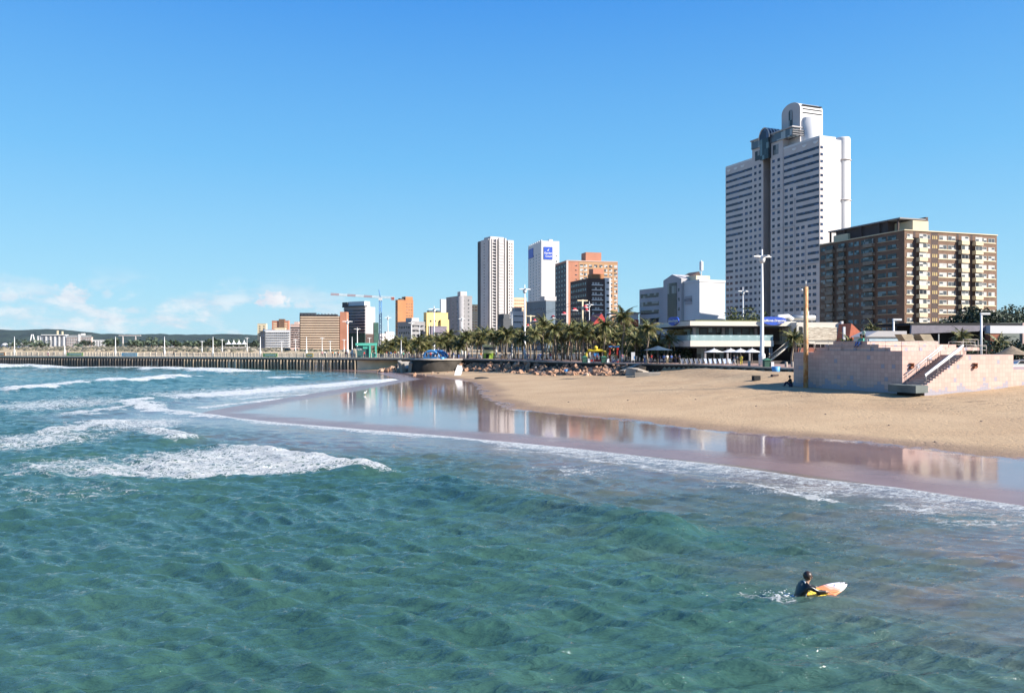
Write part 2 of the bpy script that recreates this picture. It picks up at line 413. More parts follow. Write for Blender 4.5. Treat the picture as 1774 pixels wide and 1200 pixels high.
    def pline(pts, wpx, st, amp=0.0, fade=4, jag=.5):
        """strip whose width is given in metres on both sides"""
        q = R(pxl(pts)); d, s = sdist(X, Y, q, True)
        L = sum(math.hypot(b[0] - a[0], b[1] - a[1]) for a, b in zip(q[:-1], q[1:]))
        e = smst(s, 0, fade) * smst(L - s, 0, fade)
        addfoam(st * e * smst(np.abs(d + wpx * jag * nz(X, Y, 61, 3, .3 / max(wpx, 1))), wpx, wpx * .3))
        if amp:
            return amp * e * np.exp(-(d / (wpx * 1.2)) ** 2)
        return 0.0
    h += pline([(178, 661), (215, 663), (260, 661), (290, 657), (314, 654)], 5.0, 1.15, .8)
    h += pline([(90, 662), (140, 660), (200, 662)], 2.0, .62, .2)
    h += pline([(-30, 677), (40, 675), (95, 671), (130, 667), (150, 665)], 4.0, 1.05, .6)
    h += pline([(225, 641), (290, 640), (350, 641), (430, 646)], 9.0, 1.1, .6)
    h += pline([(40, 637), (110, 638), (190, 637), (330, 638)], 6.0, .8, .4)
    h += pline([(-60, 637), (-10, 636), (32, 639)], 9.0, 1.1, 1.0)
    h += pline([(440, 655), (490, 655), (537, 655)], 4.0, .85, .3)
    h += pline([(500, 650), (540, 648)], 4.0, .8, .2)
    h += pline([(330, 709), (400, 701), (480, 691), (540, 687)], 1.1, .85, .05, 2)
    h += pline([(400, 693), (470, 687), (560, 682)], 1.6, .75, .05, 2)
    h += pline([(610, 682), (680, 676)], .8, .55, 0, 2)
    h += pline([(0, 755), (70, 750), (140, 742), (200, 726)], 3.0, .85, .25)
    h += pline([(60, 723), (140, 718), (200, 711), (260, 703)], 3.0, .80, .2)
    h += pline([(230, 703), (270, 712), (330, 719), (400, 727)], 1.6, .9, .15)
    h += pline([(225, 690), (245, 700), (275, 712)], 2.4, .95, .15)
    blob(100, 700, 230, 22, .66); blob(60, 762, 210, 30, .70); blob(330, 795, 230, 34, .74); blob(240, 735, 150, 22, .70)
    blob(450, 812, 160, 14, .74); blob(120, 805, 220, 34, .60); blob(150, 690, 160, 8, .5); blob(120, 850, 300, 40, .42)
    blob(1345, 1036, 48, 16, .80); blob(1310, 1030, 60, 20, .50); blob(520, 812, 110, 14, .85); blob(480, 700, 120, 8, .5); blob(1000, 815, 160, 20, .5)
    return h, foam

rs = np.random.RandomState(11)
def chop(X, Y):
    """wind chop: crests run mostly left-right in the view, travelling to the shore"""
    h = np.zeros(X.shape); wx = X + .5 * nz(X, Y, 91, 2, .02) ; wy = Y + .8 * nz(X, Y, 92, 2, .03)
    for i in range(60):
        lam = 0.38 * (8.0 / 0.38) ** (i / 59.0); k = 2 * PI / lam
        th = math.radians(80) + rs.normal(0, 0.42)
        amp = 0.0112 * lam ** 0.55 * (0.48 if lam > 3.0 else 1.4 if lam < 1.9 else 1.0)
        ph = rs.uniform(0, 2 * PI)
        res = 1 - smst(Y, lam * 45, lam * 130)            # leave out what the mesh cannot hold far away
        p = k * (wx * math.cos(th) + wy * math.sin(th)) + ph
        s_ = np.sin(p)
        grp = 0.55 + 0.45 * np.sin(wx * k * .13 * math.sin(th * 3 + i) + wy * k * .17 + ph * 2)
        h += amp * res * grp * 1.25 * (2.1 * ((s_ * .5 + .5) ** 2.3) - 0.8)
    return h
nr, nc = 1050, 1000
rowsY = np.concatenate([[-80, -30, -8, 2, 8], np.exp(np.linspace(math.log(11.5), math.log(330), nr)), [400, 520, 700, 1000, 1600, 3000, 8000]])
colsT = np.concatenate([[-60, -20, -8, -3, -1.6, -1.1], np.linspace(-0.86, 0.80, nc), [1.1, 2, 5]])
SY, ST = np.meshgrid(rowsY, colsT, indexing='ij')
SX = ST * np.maximum(SY, 11.5)
zg, dws, dfs, dps = ground_z(SX, SY)
hw, foam = wave_fields(SX, SY)
inb = (SY > 11) & (SY < 330) & (np.abs(ST) < .9)
deep = smst(-dfs, 0.0, 10.0)
edge = smst(-dfs, -0.2, 2.0)
hc = chop(SX, SY)
silt = smst(-dfs - (3.2 + 4 * smst(SX, -5, 10)) * nz(SX, SY, 41, 4, .035), 18 + 5 * smst(SX, -8, 12), 0.5)
hc = hc * (1 - .5 * silt)
SZ = np.where(inb, hw * smst(-dfs, -1.5, .5) + hc * (0.08 * edge + 0.92 * deep) , 0) + 0.012
# calm puddled flats: sea sheet sinks under the sand inland
SZ = np.where(dfs > 0, SZ * np.exp(-np.clip(dfs, 0, 50) / .6) - 0.03 * np.clip(dfs, 0, 40), SZ)
keep = (dfs < 2.5)

def water_material():
    m = bpy.data.materials.new('sea_water'); m.use_nodes = True
    t = NT(m.node_tree); b = m.node_tree.nodes['Principled BSDF']; out = m.node_tree.nodes['Material Output']
    geo = t.n('ShaderNodeNewGeometry'); P = geo.outputs['Position']
    fo = t.n('ShaderNodeAttribute', attribute_name='foam').outputs['Fac']
    si = t.n('ShaderNodeAttribute', attribute_name='silt').outputs['Fac']
    big = t.noise(P, 0.06, 4, 0.6)
    deepc = t.mix(t.smooth(big, 0.35, 0.65), (0.026, 0.070, 0.050), (0.040, 0.094, 0.069))
    siltn = t.math('ADD', si, t.math('MULTIPLY', t.math('SUBTRACT', t.noise(P, 0.35, 5, 0.65), 0.5), t.math('MULTIPLY', si, 0.7)), clamp=True)
    mid = t.mix(t.smooth(siltn, 0.0, 0.55), deepc, (0.070, 0.092, 0.072))
    wc = t.mix(t.smooth(siltn, 0.45, 1.0), mid, (0.140, 0.112, 0.096))
    t.l(wc, b.inputs['Base Color'])
    b.inputs['Roughness'].default_value = 0.04; b.inputs['IOR'].default_value = 1.45; b.inputs['Specular IOR Level'].default_value = 0.9
    # ripples
    r1 = t.noise(t.mapping(P, scale=(0.38, 1.5, 1), rot=(0, 0, -0.2)), 3.0, 6, 0.65, 0.2)
    r2 = t.noise(t.mapping(P, scale=(0.5, 1.4, 1), rot=(0, 0, 0.25)), 9.0, 4, 0.6, 0.2)
    r0 = t.noise(t.mapping(P, scale=(0.4, 1.1, 1), rot=(0, 0, -0.1)), 0.42, 5, 0.6, 0.4)
    calm = t.smooth(si, 0.1, 1.0, 1.0, 0.18)
    rd = t.math('SUBTRACT', 1.0, t.math('ABSOLUTE', t.math('SUBTRACT', t.math('MULTIPLY', t.noise(t.mapping(P, scale=(0.42, 1.35, 1), rot=(0, 0, 0.12)), 1.7, 4, 0.55, 0.35), 2.0), 1.0)))
    rd = t.math('POWER', rd, 2.2)
    hh = t.math('ADD', t.math('MULTIPLY', rd, 0.055), t.math('ADD', t.math('MULTIPLY', r1, 0.085), t.math('MULTIPLY', r2, 0.016)))
    bp = t.n('ShaderNodeBump'); bp.inputs['Distance'].default_value = 1.0
    t.l(t.math('MULTIPLY', calm, 1.0), bp.inputs['Strength']); t.l(hh, bp.inputs['Height']); t.l(bp.outputs[0], b.inputs['Normal'])
    # foam
    fp = t.mapping(P, scale=(0.55, 1.25, 1), rot=(0, 0, 0.5))
    wob = t.n('ShaderNodeVectorMath', operation='ADD'); nn = t.n('ShaderNodeTexNoise'); nn.inputs['Scale'].default_value = 0.9; nn.inputs['Detail'].default_value = 3
    t.l(P, nn.inputs['Vector']); t.l(fp, wob.inputs[0]); t.l(nn.outputs['Color'], wob.inputs[1])
    vo = t.n('ShaderNodeTexVoronoi', feature='DISTANCE_TO_EDGE'); vo.inputs['Scale'].default_value = 2.6; t.l(wob.outputs[0], vo.inputs['Vector'])
    vo2 = t.n('ShaderNodeTexVoronoi', feature='DISTANCE_TO_EDGE'); vo2.inputs['Scale'].default_value = 7; t.l(wob.outputs[0], vo2.inputs['Vector'])
    lace = t.math('MINIMUM', t.smooth(vo.outputs[0], 0.0, 0.22), t.math('ADD', t.smooth(vo2.outputs[0], 0.0, 0.3), .12))
    fn = t.noise(fp, 1.7, 8, 0.74, 0.5); fn2 = t.noise(fp, 9.0, 5, 0.7, 0.2)
    fld = t.math('ADD', t.math('MULTIPLY', lace, 0.30), t.math('ADD', t.math('MULTIPLY', fn, 0.72), t.math('MULTIPLY', fn2, 0.28)))   # ~0.35..0.9
    thr = t.math('SUBTRACT', 0.87, t.math('MULTIPLY', fo, 0.46))
    inv = t.math('SUBTRACT', 1.22, fld)
    mask = t.smooth(inv, thr, t.math('ADD', thr, 0.13))
    mask = t.math('MULTIPLY', mask, t.smooth(fo, 0.02, 0.2))
    fb = t.n('ShaderNodeBsdfPrincipled'); t.l(t.mix(fn2, (0.46, 0.49, 0.51), (0.62, 0.63, 0.63)), fb.inputs['Base Color']); fb.inputs['Roughness'].default_value = 0.8
    bf = t.n('ShaderNodeBump'); bf.inputs['Distance'].default_value = 0.5; bf.inputs['Strength'].default_value = 1.0; t.l(fn, bf.inputs['Height']); t.l(bf.outputs[0], fb.inputs['Normal'])
    ms = t.n('ShaderNodeMixShader'); t.l(mask, ms.inputs[0]); t.l(b.outputs[0], ms.inputs[1]); t.l(fb.outputs[0], ms.inputs[2]); t.l(ms.outputs[0], out.inputs['Surface'])
    return m
# broken water gets lumpy where it foams
SZ = SZ + np.where(inb, 0.10 * np.clip(foam - .55, 0, 1) * (nz(SX, SY, 71, 4, .35) + .3) * smst(-dfs, 0, 3), 0)
sea = grid_mesh('sea_water', SX, SY, SZ, keep=keep, attrs={'foam': foam, 'silt': silt}, m=water_material())
tag(sea, kind='structure')
# ------------------------------------------------------------------ buildings
def glass(name, col, curtain=(0.30, 0.33, 0.36), frac=0.25, rough=0.12):  # random panes take a paler curtain colour
    if name in MATS: return MATS[name]
    m = bpy.data.materials.new(name); m.use_nodes = True; MATS[name] = m
    t = NT(m.node_tree); b = m.node_tree.nodes['Principled BSDF']
    oi = t.n('ShaderNodeObjectInfo'); tcn = t.n('ShaderNodeTexCoord')
    wn = t.n('ShaderNodeTexWhiteNoise', noise_dimensions='4D'); t.l(oi.outputs['Random'], wn.inputs['W'])
    sn = t.n('ShaderNodeVectorMath', operation='SNAP'); t.l(tcn.outputs['Object'], sn.inputs[0]); sn.inputs[1].default_value = (1.6, 1.6, 3.0); t.l(sn.outputs[0], wn.inputs['Vector'])
    f = t.smooth(wn.outputs['Value'], 1 - frac - .05, 1 - frac + .05)
    t.l(t.mix(f, col, curtain), b.inputs['Base Color']); b.inputs['Roughness'].default_value = rough + .08; b.inputs['Specular IOR Level'].default_value = 0.4
    return m
G_BLUE = glass('blue_window_glass', (0.012, 0.02, 0.05), (0.05, 0.08, 0.16), .25)
G_DARK = glass('dark_window_glass', (0.02, 0.022, 0.028), (0.22, 0.22, 0.22), .22)
G_PALE = glass('curtained_window_glass', (0.06, 0.07, 0.08), (0.46, 0.45, 0.43), .55, .25)
G_TEAL = glass('teal_window_glass', (0.012, 0.028, 0.038), (0.12, 0.19, 0.21), .35, .15)

M_WHITE = mat('white_render', (0.74, 0.73, 0.73), .75, .05, .08)
M_WHITE2 = mat('pinkish_white_render', (0.62, 0.565, 0.55), .75, .05, .1)
M_GREY = mat('grey_render', (0.31, 0.30, 0.31), .8, .1, .1)
M_LGREY = mat('light_grey_render', (0.47, 0.45, 0.46), .8, .08, .1)
M_DGREY = mat('dark_slate_render', (0.06, 0.068, 0.082), .7, .12, .1)
M_CREAM = mat('cream_render', (0.74, 0.62, 0.42), .8, .08, .12)
M_BRICK = mat('brown_brick', (0.20, 0.115, 0.074), .85, .18, .6)
M_ORANGE = mat('orange_brick', (0.50, 0.215, 0.09), .85, .1, .1)
M_SALMON = mat('salmon_brick', (0.55, 0.24, 0.15), .85, .1, .1)
M_PINK = mat('pink_render', (0.70, 0.50, 0.43), .85, .08, .1)
M_DBROWN = mat('dark_brown_brick', (0.085, 0.055, 0.05), .85, .15, .2)
M_YELLOW = mat('yellow_render', (0.80, 0.60, 0.25), .8, .08, .1)
M_BLACK = mat('black_void', (0.018, 0.018, 0.02), .9, .2, .5)
M_BLUE = mat('sign_blue', (0.02, 0.09, 0.55), .5, .05, .5)
M_RED = mat('red_paint', (0.55, 0.05, 0.04), .6, .1, .5)
M_CONC = mat('concrete', (0.40, 0.35, 0.29), .9, .2, .5, bump=.02)
M_METAL = mat('galvanised_metal', (0.55, 0.54, 0.52), .45, .1, 1, metal=.5)
M_WPAINT = mat('white_paint', (0.82, 0.81, 0.80), .5, .04, 1)

class B:
    """a building standing on its own corner; local +x runs along the right-hand face, +y along the left-hand face"""
    def __init__(s, name, label, xL, xC, xR, ytop, Yc, rz, base=3.3, D=None, cat='building', group=None):
        a = math.radians(rz); s.a = a; X, Y = at(xC, Yc); tL, tR = (xL - CX) / F, (xR - CX) / F
        s.X, s.Y, s.base = X, Y, base
        s.W = (tR * Y - X) / (math.cos(a) - tR * math.sin(a))
        s.D = D if D else (X - tL * Y) / (math.sin(a) + tL * math.cos(a))
        s.H = zz(ytop, Yc) - base
        s.root = empty(name, (X, Y, base), a, label, cat, group)
    def uR(s, px, off=0.0):                     # local x of photo column px on the right-hand face
        t = (px - CX) / F; c, n = math.cos(s.a), math.sin(s.a)
        X, Y = s.X - off * n, s.Y + off * c
        return (t * Y - X) / (c - t * n)
    def uL(s, px):
        t = (px - CX) / F; return (s.X - t * s.Y) / (math.sin(s.a) + t * math.cos(s.a))
    def part(s, name, m, fn, parent=None):
        q = MB(); fn(q); return q.build(name, m, parent or s.root)
    def wall(s, m, x0=None, x1=None, y0=0, y1=None, z0=-1.5, z1=None, name='wall'):
        q = MB().box(0 if x0 is None else x0, y0, z0, s.W if x1 is None else x1, s.D if y1 is None else y1, s.H if z1 is None else z1)
        return q.build(name, m, s.root)
    def cells(s, face, cs, w, h, m, proud=0.05, name='window', off=0.0, frame=None):
        """cs: list of (u, z) centres; each becomes a part, past 100 one more part"""
        def boxat(q, u, z):
            if face == 'R': q.box(u - w / 2, off - proud, z - h / 2, u + w / 2, off + 0.05, z + h / 2)
            else: q.box(off - proud, u - w / 2, z - h / 2, off + 0.05, u + w / 2, z + h / 2)
        q = MB(); boxat(q, 0, 0); me = q.mesh(name, m)
        fme = None
        if frame:
            q = MB(); t = .07; p = proud + .03
            for (a0, b0, a1, b1) in ((-w / 2, -h / 2, -w / 2 + t, h / 2), (w / 2 - t, -h / 2, w / 2, h / 2), (-t / 2, -h / 2, t / 2, h / 2), (-w / 2 + t, -h / 2, w / 2 - t, -h / 2 + t), (-w / 2 + t, h / 2 - t, w / 2 - t, h / 2)):
                if face == 'R': q.box(a0, off - p, b0, a1, off - proud - .002, b1)
                else: q.box(off - p, a0, b0, off - proud - .002, a1, b1)
            fme = q.mesh('frame', frame)
        n0 = getattr(s, '_n_' + name, 0)
        for (u, z) in cs[:max(0, 100 - n0)]:
            o = bpy.data.objects.new(name, me); link(o, s.root, (u, 0, z) if face == 'R' else (0, u, z))
            if fme: link(bpy.data.objects.new('frame', fme), o)
        rest = cs[max(0, 100 - n0):]
        setattr(s, '_n_' + name, n0 + len(cs) - len(rest))
        if rest:
            q = MB()
            for (u, z) in rest: boxat(q, u, z)
            s.rest = getattr(s, 'rest', []) + [(name, q, m)]
    def finish(s):
        for name, q, m in getattr(s, 'rest', []):
            o = q.build(name, m, s.root); o['kind'] = 'stuff'
        return s
    def grid(s, face, u0, u1, z0, z1, nu, nz_, w, h, m, **kw):
        cs = [(u0 + (u1 - u0) * (i + .5) / nu, z1 - (z1 - z0) * (j + .5) / nz_) for j in range(nz_) for i in range(nu)]
        s.cells(face, cs, w, h, m, **kw)
    def bands(s, face, u0, u1, z0, z1, n, h, m, proud=0.05, name='window', off=0.0):
        s.grid(face, u0, u1, z0, z1, 1, n, abs(u1 - u0), h, m, proud=proud, name=name, off=off)

def text(body, size, m, parent, loc, rot, name='lettering', bold=0.0, shear=0.0, depth=0.02):
    cu = bpy.data.curves.new('t', 'FONT'); cu.body = body; cu.size = size; cu.extrude = depth; cu.offset = bold; cu.shear = shear
    cu.align_x = 'CENTER'; cu.align_y = 'CENTER'; cu.resolution_u = 3
    o = bpy.data.objects.new('t', cu); COL.objects.link(o); bpy.context.view_layer.update()
    me = bpy.data.meshes.new_from_object(o.evaluated_get(bpy.context.evaluated_depsgraph_get()))
    bpy.data.objects.remove(o); me.name = name; me.materials.clear(); me.materials.append(m)
    p = bpy.data.objects.new(name, me); link(p, parent, loc); p.rotation_euler = rot; reg(p, parent); return p

# --- tall white hotel tower ----------------------------------------------------
t = B('hotel_tower', 'tallest white hotel tower with a rounded rooftop arch and blue window bands', 1257, 1420, 1448, 238, 378, 21.9)
h = t.H; ys0, ys1 = t.uL(1336), t.uL(1323); yc0, yc1 = t.uL(1357), t.uL(1304)
t.wall(M_WHITE2, y0=0, y1=ys0)
t.wall(M_WHITE2, y0=ys1, y1=t.D)
t.part('recess', mat('recess_grey', (.26, .29, .32), .7), lambda q: q.box(5, ys0, -1.5, t.W, ys1, h + 2))
t.part('core', M_WHITE2, lambda q: (q.box(-.35, ys0, -1.5, 12, yc0, h + 5.0), q.box(-.35, ys1, -1.5, 12, yc1, h + 5.0)))
t.part('parapet', M_WHITE, lambda q: q.box(.02, .02, h, t.W - .02, yc0 - .02, h + 1.0)); t.part('parapet', M_WHITE, lambda q: q.box(.02, yc1 + .02, h, t.W, t.D - .02, h + 1.0))
for y_ in (2.5, 10, 17, t.D - 3, t.D - 9, t.D - 15):
    t.part('roof_light', M_WPAINT, lambda q: q.extr([(y_ + 1.6 * math.cos(a_), h - 1.2 - 1.2 * math.sin(a_)) for a_ in np.linspace(0, PI, 9)], 'x', -.25, -.03))
fl = 3.32
rows = 29
zr = [h - 4.6 - i * fl for i in range(rows)]
band_px = lambda r: (1357, 1305) if r < 5 else ((1378, 1288) if r < 11 else ((1398, 1271) if r < 17 else (None, None)))
indiv = []; small = []
for r, z in enumerate(zr):
    a_, b_ = band_px(r)
    ua = t.uL(a_) if a_ else -1; ub = t.uL(b_) if b_ else t.D + 1
    if a_:
        t.cells('L', [(.3 + (ua - .6) / 2, z)], ua - 1.0, 1.35, G_BLUE, name='window_band')
        t.cells('L', [((ub + t.D) / 2, z)], t.D - ub - 1.0, 1.35, G_BLUE, name='window_band')
    for px in (1341, 1350, 1362, 1371, 1382, 1391, 1402, 1411):
        u = t.uL(px)
        if u > ua + .5 and u < ys0: indiv.append((u, z))
    for px in (1317.5, 1309.5, 1301, 1293, 1284, 1276, 1267, 1260.5):
        u = t.uL(px)
        if u < ub - .5: indiv.append((u, z))
G_TWR = G_BLUE
indiv.sort(key=lambda c: c[0])
core_c = [c for c in indiv if yc0 < c[0] < ys0 or ys1 < c[0] < yc1]
flat_c = [c for c in indiv if c not in core_c]
t.cells('L', flat_c, 2.3, 1.5, G_BLUE)
t.cells('L', core_c, 1.9, 1.5, G_BLUE, off=-.35, name='window')
t.cells('L', [(t.uL(1345), h + 1.0), (t.uL(1313.5), h + 1.0)], 4.2, 5.0, G_DARK, off=-.35, name='service_window')
t.cells('R', [(1.2, z) for z in zr], 1.6, 1.2, G_BLUE, name='side_window')
for px in (1357.5, 1377, 1396):
    u = t.uL(px); t.part('pilaster', M_LGREY, lambda q: q.box(-.18, u - .15, 0, -.01, u + .15, h - (8 if px < 1360 else 26 if px < 1380 else 46)))
for k in range(5, 29, 3):
    z = zr[k] + fl / 2; t.part('string_course', M_LGREY, lambda q: q.box(-.52, t.uL(1356 if k < 11 else 1377 if k < 17 else 1419), z - .12, -.36, ys0 - .1, z + .12))
# rounded stair cylinder on the right
cxr = t.uR(1459.5, 4.2); rad = (1472 - 1447) / 2 * 395 / F
cyl_h = h + 1.6
t.part('link_wall', M_WHITE, lambda q: q.box(t.W + .01, 2.0, -1.5, cxr, 14, h + .5))
t.part('stair_cylinder', M_WHITE, lambda q: q.lathe((cxr, 4.2, -1.5), [(rad, 0), (rad, cyl_h + 1.5), (rad * .93, cyl_h + 2.2), (.01, cyl_h + 2.3)], 40))
for k in range(6):
    z = h - 9 - k * 19.5; t.part('ring', M_WHITE2, lambda q: q.lathe((cxr, 4.2, z), [(rad + .02, 0), (rad + .45, .1), (rad + .45, .5), (rad + .02, .6)], 40))
t.cells('R', [(t.W + .8, 3 + i * 3.32) for i in range(31)], .5, .9, G_DARK, off=1.5, name='slit_window')
# crown: barrel-vaulted tower, glass drum and penthouse
ya0, ya1 = t.uL(1376) , t.uL(1345)
q0 = t.uL(1373)
vr = (ya1 - ya0) / 2; vz = h + 19.0; cyv = (ya0 + ya1) / 2
prof = [(ya0, h), (ya0, vz)] + [(cyv - vr * math.cos(a_), vz + vr * .62 * math.sin(a_)) for a_ in np.linspace(0, PI, 13)[1:-1]] + [(ya1, vz), (ya1, h)]
wx = t.W * 1.0
t.part('crown_vault', M_WHITE, lambda q: q.extr(prof[::-1], 'x', 4, 4 + 14))
t.part('crown_rim', M_WHITE2, lambda q: q.extr([((y_ - cyv) * 1.03 + cyv, (z_ - h) * 1.008 + h) for y_, z_ in prof][::-1], 'x', 3.5, 3.98))
for k in range(3):
    t.part('roof_louvre', M_BLACK, lambda q: q.box(5.2, ya0 - .12, vz + 1.6 - k * 1.9, 17.4, ya0 + .6 + (.6 if k == 0 else 0), vz + 2.1 - k * 1.9))
t.part('arch_window', G_DARK, lambda q: q.extr([(cyv - 1.3, h + 5), (cyv - 1.3, vz - .5)] + [(cyv - 1.3 * math.cos(a_), vz - .5 + 1.4 * math.sin(a_)) for a_ in np.linspace(0, PI, 7)[1:-1]] + [(cyv + 1.3, vz - .5), (cyv + 1.3, h + 5)], 'x', 3.3, 3.6))
t.part('crown_bay', M_WHITE, lambda q: q.lathe((11.2, ya0 + 1.8, h), [(6.0, 0), (6.0, 14.5), (.01, 14.6)], 32))
t.part('penthouse', glass('penthouse_glass', (.08,.11,.14), (.30,.34,.36), .4), lambda q: q.box(-1.0, t.uL(1375), h + 5.05, 8, yc1, h + 9.2))
t.part('penthouse_roof', M_LGREY, lambda q: q.box(-1.6, t.uL(1377), h + 9.2, 8.5, yc1 + .3, h + 9.8))
t.part('penthouse_balcony', MATS['grey_render'], lambda q: [q.box(-1.6, t.uL(1378), h + 5.5 + k * 1.1, 7, t.uL(1376), h + 5.8 + k * 1.1) for k in range(3)])
cyd = t.uL(1330)
t.part('glass_drum', G_BLUE, lambda q: q.extr([(cyd - 4 * math.cos(a_), h + 8 + 5.4 * math.sin(a_)) for a_ in np.linspace(0, PI, 13)][::-1], 'x', -2.2, 6))
for k in range(5):
    t.part('drum_rib', M_WHITE, lambda q: q.tube([(-2.3 + k * 2.0, cyd - 4.1 * math.cos(a_), h + 8 + 5.55 * math.sin(a_)) for a_ in np.linspace(0, PI, 13)], .28, 5))
t.part('drum_front', G_TEAL, lambda q: q.box(-2.2, ys0 - .4, h - 2.5, -.4, ys1 + .4, h + 8.0))
t.part('podium', M_LGREY, lambda q: q.box(-9, -4, -1.5, -.6, t.D + 3, 8.5))
t.finish()

# --- brown and cream apartment block -------------------------------------------
a = B('apartment_block', 'brown brick apartment block with cream balcony bays at the right', 1420, 1567, 1727, 399, 250, 18.5)
h = a.H; a.wall(M_BRICK)
FLR = 2.93; n = 12
a.part('roof_slab', M_CREAM, lambda q: q.box(-.25, -.25, h - .02, a.W + .2, a.D + .2, h + .28))
M_FRAME = mat('white_window_frame', (0.72, 0.70, 0.66), .6, .05, 1)
M_SILL = M_CREAM
def U(px): return a.uR(px)
wins_r = []; wide = []
for k in range(n):
    z = h - 1.75 - k * FLR
    for (p0, p1, off) in ((1571, 1581, 0), (1602, 1611, -.9), (1627, 1640, 0), (1642, 1655, 0), (1674, 1679, -.9), (1699, 1709, 0), (1712, 1723, 0)):
        u0, u1 = U(p0), U(p1)
        a.cells('R', [((u0 + u1) / 2, z)], u1 - u0, 1.35, G_PALE, off=off if off == 0 else 0, frame=M_FRAME)
    # cream window surrounds as one course each floor
    for (p0, p1) in ((1569.5, 1583), (1625, 1658), (1697, 1725)):
        a.part('sill', M_SILL, lambda q: q.box(U(p0), -.16, z - 1.02, U(p1), -.005, z - .72))
    for (p0, p1, sh) in ((1587, 1601, 1), (1660, 1673, 1), (1684, 1697, 1)):
        a.part('balcony_bay', M_CREAM, lambda q: q.box(U(p0), -1.5, z - 2.0, U(p1), -.005, z - .72))
        a.cells('R', [((U(p0) + U(p1)) / 2, z)], U(p1) - U(p0) - .3, 1.4, G_PALE if (k * 7 + int(p0)) % 9 else G_DARK, off=-1.1, frame=M_FRAME, name='balcony_window')
for p in (1616, 1619.3, 1622.6):
    a.grid('R', U(p) - .3, U(p) + .3, h - n * FLR, h - .3, 1, n, .28, 1.1, M_YELLOW, name='stair_slot')
a.part('stair_strip', M_DBROWN, lambda q: q.box(U(1613), -.02, 0, U(1625), .02, h - .3))
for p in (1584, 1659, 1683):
    a.part('bay_shadow_strip', M_DBROWN, lambda q: q.box(U(p) - .45, -.03, 0, U(p) + .45, .01, h - .2))  # flat dark strips painted as the shadow beside each bay
# left-hand (seaward) face
def V(px): return a.uL(px)
for k in range(n):
    z = h - 1.75 - k * FLR
    for (p0, p1, kind) in ((1521, 1535, 'w'), (1538, 1553, 'w'), (1422, 1430, 'w'), (1470, 1478, 'w'), (1480, 1488, 'w'), (1492, 1499, 'w')):
        v0, v1 = sorted((V(p0), V(p1)))
        a.cells('L', [((v0 + v1) / 2, z)], v1 - v0, 1.45, G_TEAL, name='sea_window')
    for (p0, p1) in ((1434, 1446), (1455, 1466), (1500, 1516)):
        v0, v1 = sorted((V(p0), V(p1)))
        a.part('sea_balcony', mat('shaded_balcony_render', (.30, .24, .18), .85), lambda q: q.box(-1.3, v0, z - 1.9, -.005, v1, z - .8))  # balcony cream darkened in the colour to suit the shaded face
        a.cells('L', [((v0 + v1) / 2, z)], v1 - v0 - .2, 1.5, G_TEAL if (k + int(p0)) % 4 else G_DARK, off=-.7, name='sea_window')
    a.part('sea_sill', M_CREAM, lambda q: q.box(-.14, V(1557), z - .93, -.005, V(1520), z - .82))
a.part('roof_house', M_CREAM, lambda q: q.box(U(1588), 1.5, h + .28, U(1615), 9, h + 3.6))
a.part('roof_house', M_DBROWN, lambda q: q.box(U(1576), 9.05, h + .28, U(1612), 33, h + 4.15))
a.part('roof_canopy', M_GREY, lambda q: q.box(U(1572), 3, h + 4.2, U(1617), 36, h + 4.6))
for yy in (4, 12, 20, 28, 35):
    a.part('canopy_post', M_DBROWN, lambda q: q.box(U(1573), yy, h + .28, U(1573) + .5, yy + .5, h + 4.2))
a.part('roof_wall', M_CREAM, lambda q: q.box(1, 26, h + .28, 6, 33, h + 2.6))
a.part('canopy_post', M_DBROWN, lambda q: q.box(U(1617), 3, h + .28, U(1621), 6, h + 5.2))
a.finish()

# --- grey midrise hotel beside the tower -----------------------------------------
c = B('midrise_hotel', 'low grey-white hotel with banded windows left of the tallest tower', 1156, 1212, 1256, 488, 300, 24)
h = c.H; c.wall(M_WHITE)
c.part('parapet', M_WHITE, lambda q: q.box(-.2, -.2, h, c.W + .1, c.D * .5, h + .9))
c.part('side_wing', M_LGREY, lambda q: q.box(.8, c.D, -1.5, 14, c.uL(1105), h - .3))
wy0, wy1 = c.D, c.uL(1105)
c.bands('L', wy0 + 7, wy1 - 1, 2, h - 1.5, 7, 1.7, G_DARK, off=.8)
c.part('stair_tower', M_LGREY, lambda q: q.extr([(c.D - 11, -1.5), (c.D - 11, h + 2.0), (c.D - 5, h + 4.0), (c.D + 1, h + 2.0), (c.D + 1, -1.5)][::-1], 'x', -1.2, 6))
c.part('glazed_strip', G_DARK, lambda q: q.box(-1.32, c.D - 8.2, 0, -1.21, c.D - 2, h + .6))
c.grid('L', c.D - 10.2, c.D - 8.6, 1, h - .5, 1, 7, 1.0, 1.3, G_TEAL, off=-1.2)
c.part('name_plate', M_LGREY, lambda q: q.box(-.2, c.uL(1199), h - 8.2, -.005, c.uL(1187), h - 5.0))
text('HOTEL', 1.6, M_DGREY, c.root, (-.22, (c.uL(1199) + c.uL(1187)) / 2, h - 6.6), (PI / 2, 0, -PI / 2))
c.part('antenna_mast', M_WPAINT, lambda q: (q.tube([(6, c.D - 14, h), (6, c.D - 14, h + 9)], .18, 6), q.box(5.6, c.D - 14.7, h + 5, 6.4, c.D - 13.3, h + 8.5)))
c.part('roof_shed', M_CREAM, lambda q: q.box(c.W * .25, 6, h + .9, c.W * .8, 14, h + 3.0))
c.part('roof_plant', M_DBROWN, lambda q: q.extr([(c.W * .5, h + .9), (c.W * .6, h + 3.6), (c.W * .95, h + 5.6), (c.W * 1.1, h + .9)], 'y', 15, 22))
c.finish()

